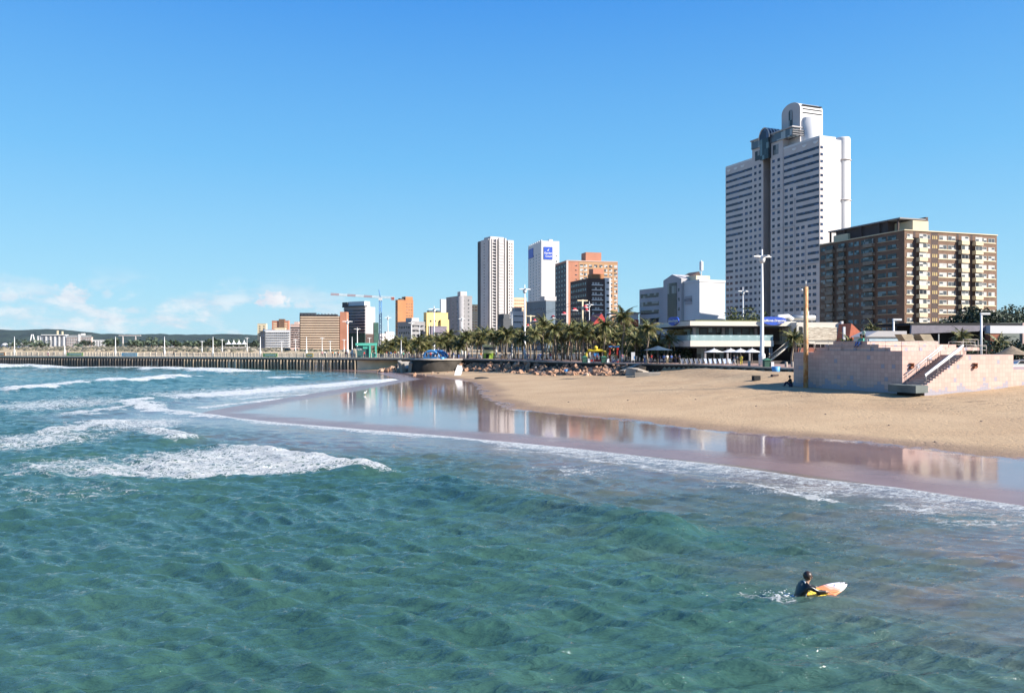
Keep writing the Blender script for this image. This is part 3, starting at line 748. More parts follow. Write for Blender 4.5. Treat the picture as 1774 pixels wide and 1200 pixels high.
# --- striped residential tower --------------------------------------------------
e = B('striped_tower', 'tall ribbed residential tower with vertical white fins and dark gaps', 828, 848, 889, 411, 800, 30)
h = e.H
e.wall(M_GREY, x0=.5, y0=.5, z1=h - 1.5)
xs = [e.uR(p) for p in (848, 850.5, 858, 860.5, 863, 871.5, 873.5, 876, 889)]
for (p0, p1, pr, mm) in ((844, 851, .8, M_WHITE2), (850.8, 851.8, 1.6, M_WHITE2), (858.5, 860, 1.6, M_WHITE2), (863, 872, 1.2, M_LGREY), (873.5, 876, 1.6, M_WHITE2), (879, 889, .9, M_WHITE2)):
    u0, u1 = max(e.uR(p0), 0), e.uR(p1)
    e.part('fin', mm, lambda q: q.box(u0, -pr, -1.5, u1, .5, h - (0 if p0 > 862 and p0 < 878 else 1.5)))
e.part('fin', M_WHITE2, lambda q: q.box(-.8, e.uL(846) - 1, -1.5, .5, e.uL(834), h - 1.5))
e.part('fin', M_DGREY, lambda q: q.box(-.4, e.uL(834), -1.5, .5, e.D, h - 2))
e.part('dark_slot', M_BLACK, lambda q: q.box(e.uR(860), -.9, 0, e.uR(863.4), .49, h - 3))
e.part('dark_slot', M_BLACK, lambda q: q.box(e.uR(876.2), -.95, 0, e.uR(879.4), .49, h - 3))
e.part('roof_house', M_WHITE2, lambda q: q.box(e.uR(853), 4, h - 1.5, e.uR(876), 18, h + 1.6))
for i in range(34):
    z = h - 5 - i * 3.05
    e.part('balcony_slab', M_LGREY, lambda q: (q.box(e.uR(851.9), -1.0, z - .5, e.uR(858.4), .5, z + .5)))
    if i < 32: e.part('balcony_slab', M_WHITE2, lambda q: q.box(e.uR(864), -1.5, z - .5, e.uR(871), -1.2, z + .7))
e.grid('R', e.uR(851.9), e.uR(858.4), h - 108, h - 4, 1, 34, 3.0, 1.2, G_DARK, off=.4)
e.grid('R', e.uR(880), e.uR(888), h - 108, h - 4, 2, 34, 1.5, 1.2, G_DARK, off=-.9)
e.grid('L', e.uL(845), e.uL(835), h - 108, h - 4, 1, 34, 1.2, 1.3, G_DARK, off=-.8)
e.finish()

# --- white hotel with a blue sign -----------------------------------------------
w = B('white_hotel', 'plain white hotel slab with a square blue sign near its top', 915, 938, 969, 417, 860, 14)
h = w.H; w.wall(M_WHITE); uu = w.uR
w.grid('L', w.uL(936.5), w.uL(917), 2, h - 12, 4, 32, 2.6, 1.6, G_BLUE)
for k in range(7): w.part('roof_step', M_WHITE, lambda q: q.box(.0, w.D * (k + .15) / 7, h, 1.2, w.D * (k + .8) / 7, h + 1.2))
w.part('roof_house', M_WHITE, lambda q: q.box(uu(953), 3, h, uu(959), 9, h + 2.2))
w.grid('R', uu(962), uu(966), h - 96, h - 13, 1, 14, 1.6, 1.4, G_DARK)
sg = w.part('sign_panel', M_BLUE, lambda q: q.box(uu(942), -.5, h - 20, uu(957), -.01, h - 6.5))
mx = (uu(942) + uu(957)) / 2
text('Garden', 3.0, M_WPAINT, w.root, (mx, -.55, h - 13.2), (PI / 2, 0, 0), bold=.05)
text('Court', 3.0, M_WPAINT, w.root, (mx + .6, -.55, h - 16.6), (PI / 2, 0, 0), bold=.05)
w.part('sign_emblem', M_WPAINT, lambda q: q.extr([(mx - 1.2, h - 10.6), (mx, h - 9.3), (mx + 1.2, h - 8.4), (mx + .4, h - 10.2), (mx - .2, h - 11)], 'y', -.6, -.51))
sg = w.part('sign_panel', M_BLUE, lambda q: q.box(-.5, w.uL(924), h - 14.5, -.01, w.uL(916), h - 4))
w.finish()

# --- salmon brick apartments ------------------------------------------------------
o_ = B('salmon_apartments', 'salmon brick apartment slab with a square brick lift house on its roof', 962, 982, 1070, 452, 575, 14)
h = o_.H; o_.wall(M_SALMON)
o_.part('front_panel', mat('tan_brick', (0.52, 0.30, 0.16), .85, .1, .1), lambda q: q.box(o_.uR(1003), -.12, 0, o_.uR(1069), -.005, h - .3))
o_.part('edge_fin', M_WHITE2, lambda q: q.box(-.5, -.4, 0, 1.0, -.01, h + .2))
o_.part('parapet', M_PINK, lambda q: q.box(-.2, -.3, h, o_.W, o_.D, h + .6))
cs = []
for k in range(18):
    for px in (1007.5, 1014.5, 1023, 1032, 1041, 1049.5, 1058, 1066.5):
        cs.append((o_.uR(px), h - 3.2 - 3.05 * k))
o_.cells('R', cs, 2.4, 1.9, G_PALE, off=-.12)
o_.grid('R', o_.uR(996), o_.uR(1000), 3, h - 1.5, 1, 18, 1.7, .7, G_DARK, name='slot_window')
o_.part('glazed_side', M_DGREY, lambda q: q.box(-.2, .5, 0, -.005, o_.D - .2, h - 1))
o_.grid('L', .8, o_.D - .8, 1, h - 1.5, 4, 18, 2.4, 1.6, G_TEAL, off=-.2, name='side_window')
o_.part('lift_house', M_SALMON, lambda q: q.box(o_.uR(1018), 4, h + .6, o_.uR(1045), 14, h + 7.2))
o_.finish()

# --- dark brown hotel in front of it ----------------------------------------------
d = B('dark_brown_hotel', 'dark brown hotel with white window rows and a white edge strip, before the salmon slab', 988, 1017, 1058, 482, 470, 16)
h = d.H; d.wall(M_DBROWN, x1=d.uR(1048)); d.wall(M_WHITE, x0=d.uR(1048) + .02, y0=-.1, y1=12, z1=h + .5, name='white_strip')
d.grid('L', 1, d.D - 1, 1, h - 1.2, 9, 12, 1.5, 1.6, G_TEAL)
u0, u1 = d.uR(1025), d.uR(1047)
for k in range(11):
    z = h - 3.0 - 2.95 * k
    d.part('balcony', M_WPAINT, lambda q: q.box(u0, -.7, z - 1.15, u1 - 1, -.01, z - .55))
    d.cells('R', [(u0 + 1 + i * 1.65, z + .15) for i in range(4)], 1.15, 1.1, G_PALE)
d.grid('R', d.uR(1050), d.uR(1056), 1, h - .5, 1, 11, 1.8, 1.2, G_DARK, off=-.1)
d.part('roof_house', M_ORANGE, lambda q: q.box(4, 3, h, d.W * .8, 9, h + 3)); d.part('roof_house', M_SALMON, lambda q: q.box(d.W * .5, 9.1, h, d.W * .95, 16, h + 6.6))
d.finish()

# --- slate coloured block ----------------------------------------------------------
s_ = B('slate_block', 'dark slate-blue block with rounded corner behind the palms, below the white hotel', 912, 946, 962, 521, 560, 30)
h = s_.H; s_.wall(mat('slate_cladding', (0.085, 0.13, 0.18), .5, .15, .1))
s_.part('roof_edge', M_LGREY, lambda q: q.box(-.3, -.3, h, s_.W, s_.D, h + .6)); s_.grid('L', 2, s_.D - 2, 2, h - 3, 8, 6, 2.0, 1.6, G_BLUE)
s_.part('roof_house', M_LGREY, lambda q: q.box(0, 2, h + .6, 10, 8, h + 3.4)); s_.finish()

def simple(name, label, xL, xC, xR, ytop, Y, rz, m, R=None, L=None, extra=None, D=None, base=3.3):
    """R / L: (columns, rows, w, h, glass, u margin, z0, top gap)"""
    b = B(name, label, xL, xC, xR, ytop, Y, rz, base=base, D=D); b.wall(m)
    if b.W > 1: b.part('parapet', m, lambda q: q.box(-.15, -.15, b.H, b.W + .1, b.D, b.H + .5))
    for face, sp, n_ in (('R', R, b.W), ('L', L, b.D)):
        if sp:
            nu, nz_, ww, wh, mm, mg, z0, tg = sp
            if ww < 0: b.bands(face, mg, n_ - mg, z0, b.H - tg, nz_, wh, mm, proud=.08)
            else: b.grid(face, mg, n_ - mg, z0, b.H - tg, nu, nz_, ww, wh, mm)
    if extra: extra(b, b.H)
    return b.finish()

simple('cream_apartments', 'distant cream block with rows of red-brown balconies right of the ribbed tower', 884, 890, 912, 516, 950, 20, M_CREAM, R=(6, 9, 1.9, 1.5, mat('terracotta', (.45, .2, .12)), .5, 25, 1), L=None)
simple('white_flats', 'small white flats behind palms between the ribbed tower and the slate block', 884, 889, 907, 540, 620, 20, M_WHITE, R=(6, 6, 1.1, 1.0, G_DARK, .3, 1, 1),
       extra=lambda b, h: b.part('roof_house', M_GREY, lambda q: q.box(2, 1, h + .5, b.W - 1, 8, h + 3.5)))
simple('grey_villa_block', 'low dark grey block with a stepped roof at the foot of the ribbed tower', 862, 872, 889, 553, 430, 35, M_DGREY, L=(3, 3, 1.8, 1.4, G_BLUE, 1, 6, 2),
       extra=lambda b, h: b.part('roof_house', M_DGREY, lambda q: q.box(1, 1, h + .5, 5, 6, h + 3)))
simple('rounded_grey_block', 'grey concrete residential block with a white lift house, left of the ribbed tower', 773, 797, 818, 513, 740, 28, M_GREY,
       R=(2, 12, 1.4, 1.4, G_DARK, 1.2, 4, 2), L=(3, 12, 1.9, 1.7, G_DARK, 1.6, 4, 3),
       extra=lambda b, h: (b.part('lift_house', M_WHITE2, lambda q: q.box(.5, -.0, h + .5, 7, 7, h + 4.4)), b.part('corner_bay', M_GREY, lambda q: q.lathe((1.2, 1.2, -1.5), [(3.0, 0), (3.0, h + 1.5), (.01, h + 1.6)], 20))))
simple('balcony_block', 'narrow cream block with stacked balconies behind the grey residential block', 812, 815, 828, 528, 900, 18, M_CREAM, R=(2, 14, 2.6, 1.5, mat('terracotta', (.45, .2, .12)), .3, 4, 1),
       extra=lambda b, h: [b.part('balcony', M_WHITE, lambda q: q.box(.2, -.9, 5 + k * 2.95, b.W - .2, -.1, 5.7 + k * 2.95)) for k in range(13)])
simple('white_slab', 'slim white tower slab showing above the yellow building', 762, 764, 774, 519, 860, 20, M_WHITE, L=(1, 14, 1.5, 1.4, G_DARK, .5, 10, 2))
def yel(b, h):
    b.part('wing', M_YELLOW, lambda q: q.box(b.uR(762), -2, -1.5, b.W, -.2, h - 5)); b.part('roof_plant', M_DGREY, lambda q: (q.box(3, 2, h + .5, 6, 6, h + 2), q.box(10, 2, h + .5, 13, 6, h + 2)))
simple('yellow_building', 'bright yellow walled building behind the palms', 734, 739, 776, 542, 610, 30, M_YELLOW, R=(4, 5, 1.4, 1.4, G_DARK, 1.5, 3, 4), L=(2, 5, 1.4, 1.4, G_DARK, 1, 3, 4), extra=yel)
simple('dark_low_block', 'low dark grey-purple building right of the lamp mast in front of the yellow building', 742, 747, 774, 566, 520, 30, mat('plum_render', (.22, .19, .24), .8), R=(4, 2, 2, 1.4, G_DARK, 1, 5, 2))
def org(b, h):
    b.part('roof_house', M_ORANGE, lambda q: q.box(b.uR(703), .5, h + .5, b.W - .3, 8, h + 3.8)); b.part('roof_plant', M_DGREY, lambda q: q.box(b.uR(695), 2, h + .5, b.uR(702), 6, h + 2.0))
    b.grid('R', b.uR(703), b.W - .5, 20, h - 2, 3, 9, 1.1, 1.0, G_DARK)
simple('orange_tower', 'orange brick tower right of the construction crane', 685, 689, 716, 520, 760, 36, M_ORANGE, L=(2, 16, 1.5, 1.6, G_DARK, .5, 2, 2), extra=org)
simple('grey_offices', 'low grey offices in front of the orange tower', 689, 712, 736, 558, 520, 42, M_GREY, R=(4, 5, 2.2, 1.2, G_DARK, 1, 3, 1), L=(5, 4, 1.8, 1.4, G_DARK, 1, 3, 1.5),
       extra=lambda b, h: b.part('roof_house', M_LGREY, lambda q: q.box(2, 2, h + .5, b.W * .7, 9, h + 3)))
# building under renovation with green netting
r = B('renovation_block', 'grey and white tower block wrapped in green netting beside the crane', 596, 633, 650, 531, 620, 55)
h = r.H; r.wall(M_LGREY)
r.bands('L', .6, r.D - .6, 14, h - 2, 8, 1.7, G_BLUE, proud=.06)
for k in range(9): r.part('ledge', M_GREY, lambda q: q.box(-.7, .2, 14.2 + (h - 16) / 8 * k - .3, -.07, r.D - .2, 14.2 + (h - 16) / 8 * k + .5))
r.part('cornice', M_DGREY, lambda q: q.box(-1.6, -.2, h, 2, r.D + .5, h + .9))
r.part('safety_net', mat('green_netting', (0.025, 0.075, 0.06), .9, .3, .3), lambda q: (q.box(-1.1, -.6, -1, -.75, r.D + 3, 13.5), q.box(r.W - 2, -.7, -1, r.W + 3, -.3, 22)))
r.part('brick_infill', M_DBROWN, lambda q: q.box(.2, -.35, -1, r.W - 2.1, -.05, 13))
r.part('roof_house', M_WHITE, lambda q: q.box(3, 4, h + .1, 9, 22, h + 4.5)); r.part('roof_house', M_DGREY, lambda q: q.box(2, 22.2, h + .1, 8, 28, h + 4.2))
r.grid('R', 4, 6, 16, h - 2, 1, 9, .6, .5, G_DARK)
r.finish()
# brown banded hotel
p = B('banded_hotel', 'wide brown hotel with cream horizontal bands on its seaward front', 519, 589, 597, 547, 600, 93)
h = p.H; p.wall(M_DBROWN); M_BAND = mat('cream_band', (0.78, 0.60, 0.44), .8, .06, .1)
nb = 13
p.bands('L', .7, p.D - .7, 1.5, h - 1, nb, 1.3, mat('band_shadow_glass', (0.20, 0.07, 0.05), .5, .3, .3), proud=.06, name='window_band')
for k in range(nb + 1): 
    z = 1.5 + (h - 2.5) / nb * k; p.part('band', M_BAND, lambda q: q.box(-1.1, .5, z - .55, -.07, p.D - .8, z + .45))
for k in range(11): p.part('roof_vent', M_DGREY, lambda q: q.extr([(2 + k * 2.5, h), (2 + k * 2.5, h + 1.0), (4 + k * 2.5, h + 1.6), (4 + k * 2.5, h)][::-1], 'x', -.6, 3))
p.part('end_tower', M_SALMON, lambda q: q.box(-.4, -5.0, -1.5, 9, -.05, h + 3)); p.part('roof_house', M_DGREY, lambda q: q.box(0, 18, h, 3, p.D, h + 2.2))
p.finish()
simple('pink_block', 'pink block with short window rows left of the banded hotel', 503, 519, 520, 562, 720, 93, M_PINK, L=(4, 9, 2.4, 1.2, G_DARK, .3, 2, 2), D=None,
       extra=lambda b, h: b.part('roof_house', M_PINK, lambda q: q.box(1, 1, h + .5, 5, 5, h + 2.5)))
simple('red_brick_block', 'red brick tower with a darker central shaft behind the white apartments', 471, 500, 502, 556, 1000, 93, M_SALMON, L=(3, 10, 4.2, 1.5, M_CREAM, .6, 4, 2),
       extra=lambda b, h: b.part('lift_shaft', M_BRICK, lambda q: q.box(-1, 5, -1.5, 5, 12, h + 2.5)))
simple('cream_tower', 'cream tower leftmost of the city cluster', 446, 461, 463, 561, 1150, 93, M_CREAM, L=(2, 9, 2.2, 1.5, G_DARK, .4, 4, 2),
       extra=lambda b, h: b.part('blue_wing', mat('blue_cladding', (.08, .2, .42)), lambda q: q.box(-4, -17, -1.5, -.2, 3, h - 8)))
simple('white_apartments', 'wide white apartments with balcony rows at the left foot of the city cluster', 458, 503, 505, 572, 930, 93, M_WHITE, L=(12, 7, 1.6, 1.1, G_DARK, .8, 1, 2),
       extra=lambda b, h: ([b.part('balcony', M_WHITE, lambda q: q.box(-1.2, .4, 2 + k * 2.9, -.1, b.D - .4, 2.8 + k * 2.9)) for k in range(7)], b.part('roof_house', M_CREAM, lambda q: q.box(1, 6, h + .5, 5, 18, h + 3))))
simple('dark_narrow_block', 'narrow navy block at the left edge of the white apartments', 451, 459, 460, 574, 900, 93, M_DGREY, L=(2, 7, 1.4, 1.2, G_BLUE, .3, 1, 1))
# far marina flats
M_SLATE = mat('marina_slate', (0.26, 0.30, 0.36), .8, .1, .05)
def far1(b, h):
    for k in range(5): b.part('balcony_stack', M_WHITE, lambda q: q.box(-1.2, 3 + k * (b.D - 6) / 5, 2, -.12, 7 + k * (b.D - 6) / 5, h - 2))
    b.part('roof_deck', M_WHITE, lambda q: q.box(-3, 0, h + .5, 14, b.D, h + 2.5)); b.part('frame_arch', M_WHITE, lambda q: (q.box(0, b.D + 1, 0, 4, b.D + 4, h - 4), q.box(0, b.D + 8, 0, 4, b.D + 11, h - 4), q.box(0, b.D + 1, h - 4, 4, b.D + 11, h - 1)))
    b.part('chimney', M_CREAM, lambda q: q.box(3, b.D * .35, h, 6, b.D * .35 + 3, h + 13)); b.part('chimney', M_CREAM, lambda q: q.box(3, b.D * .15, h, 6, b.D * .15 + 3, h + 11))
simple('marina_flats', 'far slate-grey waterfront flats with white balcony stacks and rooftop chimneys', 72, 114, 116, 581, 2100, 93, M_SLATE, L=(8, 9, 4.0, 2, G_DARK, 2, 4, 3), extra=far1)
def far2(b, h): b.part('lift_tower', M_WHITE, lambda q: q.box(-2, b.D * .45, -1.5, 6, b.D * .45 + 5, h + 8)); b.part('tank', M_WPAINT, lambda q: q.box(-1, b.D * .3, h + 4, 6, b.D * .3 + 8, h + 10)); [b.part('balcony', M_WHITE, lambda q: q.box(-1.2, 1, 3 + k * 4, -.1, b.D - 1, 4.4 + k * 4)) for k in range(8)]
simple('pink_marina_flats', 'far pinkish flats with a white lift tower, centre of the far waterfront', 115, 159, 161, 584, 2100, 93, M_PINK, L=(10, 8, 4, 2, G_DARK, 1, 3, 2), extra=far2)
simple('white_marina_flats', 'far low white flats, right end of the far waterfront row', 160, 195, 197, 589, 2050, 93, M_WHITE, L=(7, 6, 3.5, 1.6, G_DARK, 1, 3, 2))
mr = B('marina_hall', 'far long blue-grey hall with a scalloped white roof at the left edge', 2, 70, 71, 597, 1950, 93)
h = mr.H; mr.wall(mat('pale_blue_wall', (.30, .36, .48), .7)); mr.grid('L', 2, mr.D - 2, 1, h - 3, 14, 2, 3.5, 2, G_BLUE)
for k in range(7): mr.part('roof_vault', M_WHITE, lambda q: q.lathe((4, mr.D * (k + .5) / 7, h - .5), [(7, 0), (6, 2.2), (3.5, 3.8), (.1, 4.4)], 12))
mr.finish()
# small white houses behind the palms
for (xl, xc, xr, yt, Y, lb) in ((655, 657, 668, 578, 900, 'small white house between crane foot and palms, nearer the crane'), (666, 669, 683, 575, 1000, 'small pinkish house with flat roof right of the crane foot'), (644, 646, 656, 590, 700, 'low white shed at the right foot of the netted tower')):
    simple('small_house', lb, xl, xc, xr, yt, Y, 50, M_WHITE2, R=(3, 2, 1.5, 1.4, G_DARK, .5, 4, 1))
simple('white_pavilion', 'white and red roofed building behind the tallest palms, left of the grey midrise hotel', 1068, 1072, 1106, 545, 330, 12, M_WHITE, R=(5, 2, 2.5, 1.2, G_DARK, 1, 1, 3.5),
       extra=lambda b, h: (b.part('fascia', M_RED, lambda q: q.box(.2, -.5, h - 5, b.W, -.05, h - 2)), b.part('roof', M_GREY, lambda q: q.box(-.5, -1, h + .5, b.W + .5, 12, h + 1.0))))
simple('red_roof_house', 'red roofed house half hidden by palms before the dark brown hotel', 1022, 1024, 1052, 566, 300, 12, M_DBROWN, R=(4, 1, 2, 1.2, G_DARK, .5, 1, 4),
       extra=lambda b, h: b.part('roof', M_RED, lambda q: q.extr([(-1, h - .5), (b.W * .6, h + 5), (b.W + 1, h - .5)], 'y', -1, 10)))
# ------------------------------------------------------------------ promenade, sea wall, pier
PZ = 3.45
def off_line(pl, d):
    """offset a polyline inland by d"""
    out = []
    for i, (x, y) in enumerate(pl):
        a0 = pl[max(i - 1, 0)]; b0 = pl[min(i + 1, len(pl) - 1)]
        tx, ty = b0[0] - a0[0], b0[1] - a0[1]; L = math.hypot(tx, ty); nx, ny = (ty / L, -tx / L) if SGN > 0 else (-ty / L, tx / L)
        out.append((x + nx * d, y + ny * d))
    return out
PR = PROM[1:13]
_t = off_line(PR, 10.0)
if float(sdist(np.array([_t[4][0]]), np.array([_t[4][1]]), PROM)[0]) * SGN < 0:
    _ol = off_line; off_line = lambda pl, d: _ol(pl, -d)
def strip_obj(name, inner, outer, z0, z1, m, kind=None):
    q = MB()
    for i in range(len(inner) - 1):
        A, Bp, Cp, Dp = inner[i], inner[i + 1], outer[i + 1], outer[i]
        k = len(q.v)
        q.v += [(*A, z1), (*Bp, z1), (*Cp, z1), (*Dp, z1), (*A, z0), (*Bp, z0), (*Cp, z0), (*Dp, z0)]
        q.f += [(k, k + 1, k + 2, k + 3), (k, k + 4, k + 5, k + 1), (k + 3, k + 2, k + 6, k + 7), (k + 7, k + 6, k + 5, k + 4)]; q.sm += [False] * 4
    o = q.build(name, m); 
    bm = bmesh.new(); bm.from_mesh(o.data); bmesh.ops.remove_doubles(bm, verts=bm.verts, dist=.001); bmesh.ops.recalc_face_normals(bm, faces=bm.faces); bm.to_mesh(o.data); bm.free()
    return tag(o, kind=kind) if kind else o
M_PAVE = mat('brick_paving', (0.36, 0.23, 0.19), .85, .15, .8, bump=.01)
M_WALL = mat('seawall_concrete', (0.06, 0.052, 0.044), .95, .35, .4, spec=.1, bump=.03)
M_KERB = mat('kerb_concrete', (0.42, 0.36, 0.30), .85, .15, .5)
strip_obj('street', off_line(PR, 16.2), off_line(PR, 95), 3.0, 3.36, mat('asphalt', (.06, .058, .055), .9, .2, .3), 'structure')
strip_obj('promenade_paving', off_line(PR, .55), off_line(PR, 16), PZ - .4, PZ, M_PAVE, 'structure')
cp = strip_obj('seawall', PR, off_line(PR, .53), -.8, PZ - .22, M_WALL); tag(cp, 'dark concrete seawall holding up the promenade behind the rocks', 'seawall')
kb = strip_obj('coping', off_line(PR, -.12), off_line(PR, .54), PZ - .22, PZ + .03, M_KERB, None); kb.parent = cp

def zsand(x, y): return gz(x, y)

# pier
P0, P1 = (-26.5, 213.0), (-190.0, 268.0)          # near edge of the deck, root to seaward
pdx, pdy = P1[0] - P0[0], P1[1] - P0[1]; PL = math.hypot(pdx, pdy); pa = math.atan2(pdy, pdx)
pier = empty('pier', (*P0, 0), pa, 'long low concrete pier on close-set piles across the left of the bay', 'pier')
# local +x runs out to sea; local -y ... away from the viewer
M_DECK = mat('pier_concrete', (0.55, 0.48, 0.38), .85, .12, .3); M_PILE = mat('sunny_stained_pile', (0.50, 0.38, 0.25), .9, .3, .5, streak=True); M_PILED = mat('shaded_stained_pile', (0.26, 0.20, 0.15), .9, .3, .5, streak=True)  # paler pile tone stands in for sunlight, darker one for shade
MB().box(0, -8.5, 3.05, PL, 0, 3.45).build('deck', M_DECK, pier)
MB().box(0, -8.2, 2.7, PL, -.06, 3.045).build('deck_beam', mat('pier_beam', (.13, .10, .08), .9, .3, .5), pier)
MB().prism([(17, -.3), (17, -7.2), (0, -7.2), (0, -6.5)][::-1], -1.5, 2.69).build('root_wall', mat('tan_concrete', (.95, .76, .50), .9, .15, .3), pier)
sp = 1.08; npile = int((PL - 17) / sp)
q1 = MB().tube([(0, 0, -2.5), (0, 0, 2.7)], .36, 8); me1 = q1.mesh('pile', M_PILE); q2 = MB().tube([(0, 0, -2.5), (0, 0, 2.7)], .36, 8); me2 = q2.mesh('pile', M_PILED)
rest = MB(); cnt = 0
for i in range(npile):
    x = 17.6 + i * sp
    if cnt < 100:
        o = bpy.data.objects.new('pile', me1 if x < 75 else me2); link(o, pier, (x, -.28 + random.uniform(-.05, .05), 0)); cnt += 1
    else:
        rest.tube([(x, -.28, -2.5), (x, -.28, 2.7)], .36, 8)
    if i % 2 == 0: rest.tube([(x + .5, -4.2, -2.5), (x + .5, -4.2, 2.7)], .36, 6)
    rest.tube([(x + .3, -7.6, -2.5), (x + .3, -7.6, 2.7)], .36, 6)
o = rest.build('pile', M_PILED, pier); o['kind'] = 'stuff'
me = MB().box(-.14, -.14, 3.45, .14, .14, 4.6).mesh('railing_post', M_DECK)
rq = MB()
for i in range(int(PL / 2.35)):
    for s_, y_ in ((0, -.3), (1, -8.1)):
        k_ = 2 * i + s_
        if s_ == 0: link(bpy.data.objects.new('railing_post', me), pier, (1 + i * 2.35, y_, 0))
        else: rq.box(1 + i * 2.35 - .14, y_ - .14, 3.45, 1 + i * 2.35 + .14, y_ + .14, 4.6)
rq.build('railing_post', M_DECK, pier)['kind'] = 'stuff'
for y_ in (-.3, -8.1):
    for z_ in (3.85, 4.25): MB().box(0.5, y_ - .03, z_, PL - .5, y_ + .03, z_ + .06).build('rail', M_METAL, pier)
def pier_x(px):
    t = (px - CX) / F; c_, n_ = math.cos(pa), math.sin(pa); return (t * P0[1] - P0[0]) / (c_ - t * n_)
def pier_pt(px, off=-4):
    x = pier_x(px); return (P0[0] + x * math.cos(pa) - off * math.sin(pa), P0[1] + x * math.sin(pa) + off * math.cos(pa))
BANCOL = {'orange': (.75, .30, .12), 'lime green': (.42, .62, .20), 'pale blue': (.35, .65, .75), 'yellow': (.80, .55, .06)}
for (p0, p1, cn_, lb) in ((-12, 8, 'orange', 'orange banner cut by the left edge, on the pier railing'), (115, 143, 'lime green', 'lime green banner on the pier railing below the far marina flats'),
                          (210, 237, 'pale blue', 'pale blue banner on the pier railing'), (455, 480, 'lime green', 'lime green and white banner on the pier railing below the white apartments'), (530, 542, 'yellow', 'short yellow banner on the pier railing near its landward end')):
    x0, x1 = sorted((pier_x(p0), pier_x(p1)))
    bn = empty('banner', (P0[0] + x0 * math.cos(pa) + .35 * math.sin(pa) * 0, P0[1] + x0 * math.sin(pa), 3.5), pa, lb, 'banner', 'banners along the pier railing')
    MB().box(0, -.18, .02, x1 - x0, -.1, 1.05).build('cloth', mat('banner_' + cn_.replace(' ', '_'), BANCOL[cn_], .8, .06, .5), bn)
    MB().box(.5 if x1 - x0 > 2.5 else .2, -.09, .35, (x1 - x0) * .85, -.07, .75).build('printed_panel', mat('banner_light', (.78, .80, .70), .8, .1, 1), bn)

# --- hills
def hill(name, x0, x1, prof, Y, dep, m):
    xs_ = np.linspace(x0, x1, 260); ys_ = np.linspace(0, 1, 26)
    XX, TT = np.meshgrid(xs_, ys_); 
    ridge = np.interp(XX, [p_[0] for p_ in prof], [p_[1] for p_ in prof])
    Z = (ridge + nz(XX, XX * 0, 5, 6, .002) * 5 + nz(XX, XX * 0 + 7, 9, 4, .011) * 3) * np.sin(np.clip(TT, 0, 1) * PI) ** .8 + nz(XX, TT * dep, 6, 5, .004) * 3
    o = grid_mesh(name, XX, Y + (TT - .5) * 2 * dep, Z - 4, m=m); tag(o, kind='structure')
mh = bpy.data.materials.new('forest_hill'); mh.use_nodes = True; t_ = NT(mh.node_tree); b_ = mh.node_tree.nodes['Principled BSDF']
ge = t_.n('ShaderNodeNewGeometry').outputs['Position']
t_.l(t_.mix(t_.smooth(t_.noise(ge, .012, 8, .7), .4, .6), (.007, .022, .022), (.020, .042, .034)), b_.inputs['Base Color']); b_.inputs['Roughness'].default_value = .95  # forest green with the blue of distant air mixed into it
bp_ = t_.n('ShaderNodeBump'); bp_.inputs['Distance'].default_value = 25; t_.l(t_.noise(ge, .02, 6, .7), bp_.inputs['Height']); t_.l(bp_.outputs[0], b_.inputs['Normal'])
def hx(px): return (px - CX) * 4200 / F
hill('hills', hx(-700), hx(1100), [(hx(-700), 90), (hx(-200), 92), (hx(0), 100), (hx(90), 102), (hx(120), 95), (hx(170), 75), (hx(300), 75), (hx(440), 70), (hx(600), 66), (hx(1100), 40)], 4200, 500, mh)

# --- palms
M_TRUNK = mat('palm_trunk', (0.26, 0.20, 0.15), .95, .25, 3, bump=.02)
def leafmat(name, c0, c1, c2=None):
    m = bpy.data.materials.new(name); m.use_nodes = True; MATS[name] = m
    t = NT(m.node_tree); b = m.node_tree.nodes['Principled BSDF']
    geo = t.n('ShaderNodeNewGeometry'); oi = t.n('ShaderNodeObjectInfo')
    r = geo.outputs['Random Per Island']
    c = t.mix(t.smooth(r, 0, 1), c0, c1)
    if c2: c = t.mix(t.smooth(r, .78, .82), c, c2)
    c = t.mix(t.math('MULTIPLY', oi.outputs['Random'], .35), c, tuple(x * .6 for x in c0))
    t.l(c, b.inputs['Base Color']); b.inputs['Roughness'].default_value = .55; b.inputs['Specular IOR Level'].default_value = .3
    return m
M_FROND = leafmat('palm_frond', (.045, .062, .016), (.165, .155, .045), (.27, .21, .095))
M_LEAF = leafmat('dark_foliage', (.012, .022, .012), (.04, .06, .022))
M_LEAF2 = leafmat('olive_foliage', (.05, .07, .02), (.14, .14, .04))
M_LEAF3 = leafmat('grey_green_foliage', (.05, .075, .05), (.10, .13, .08))
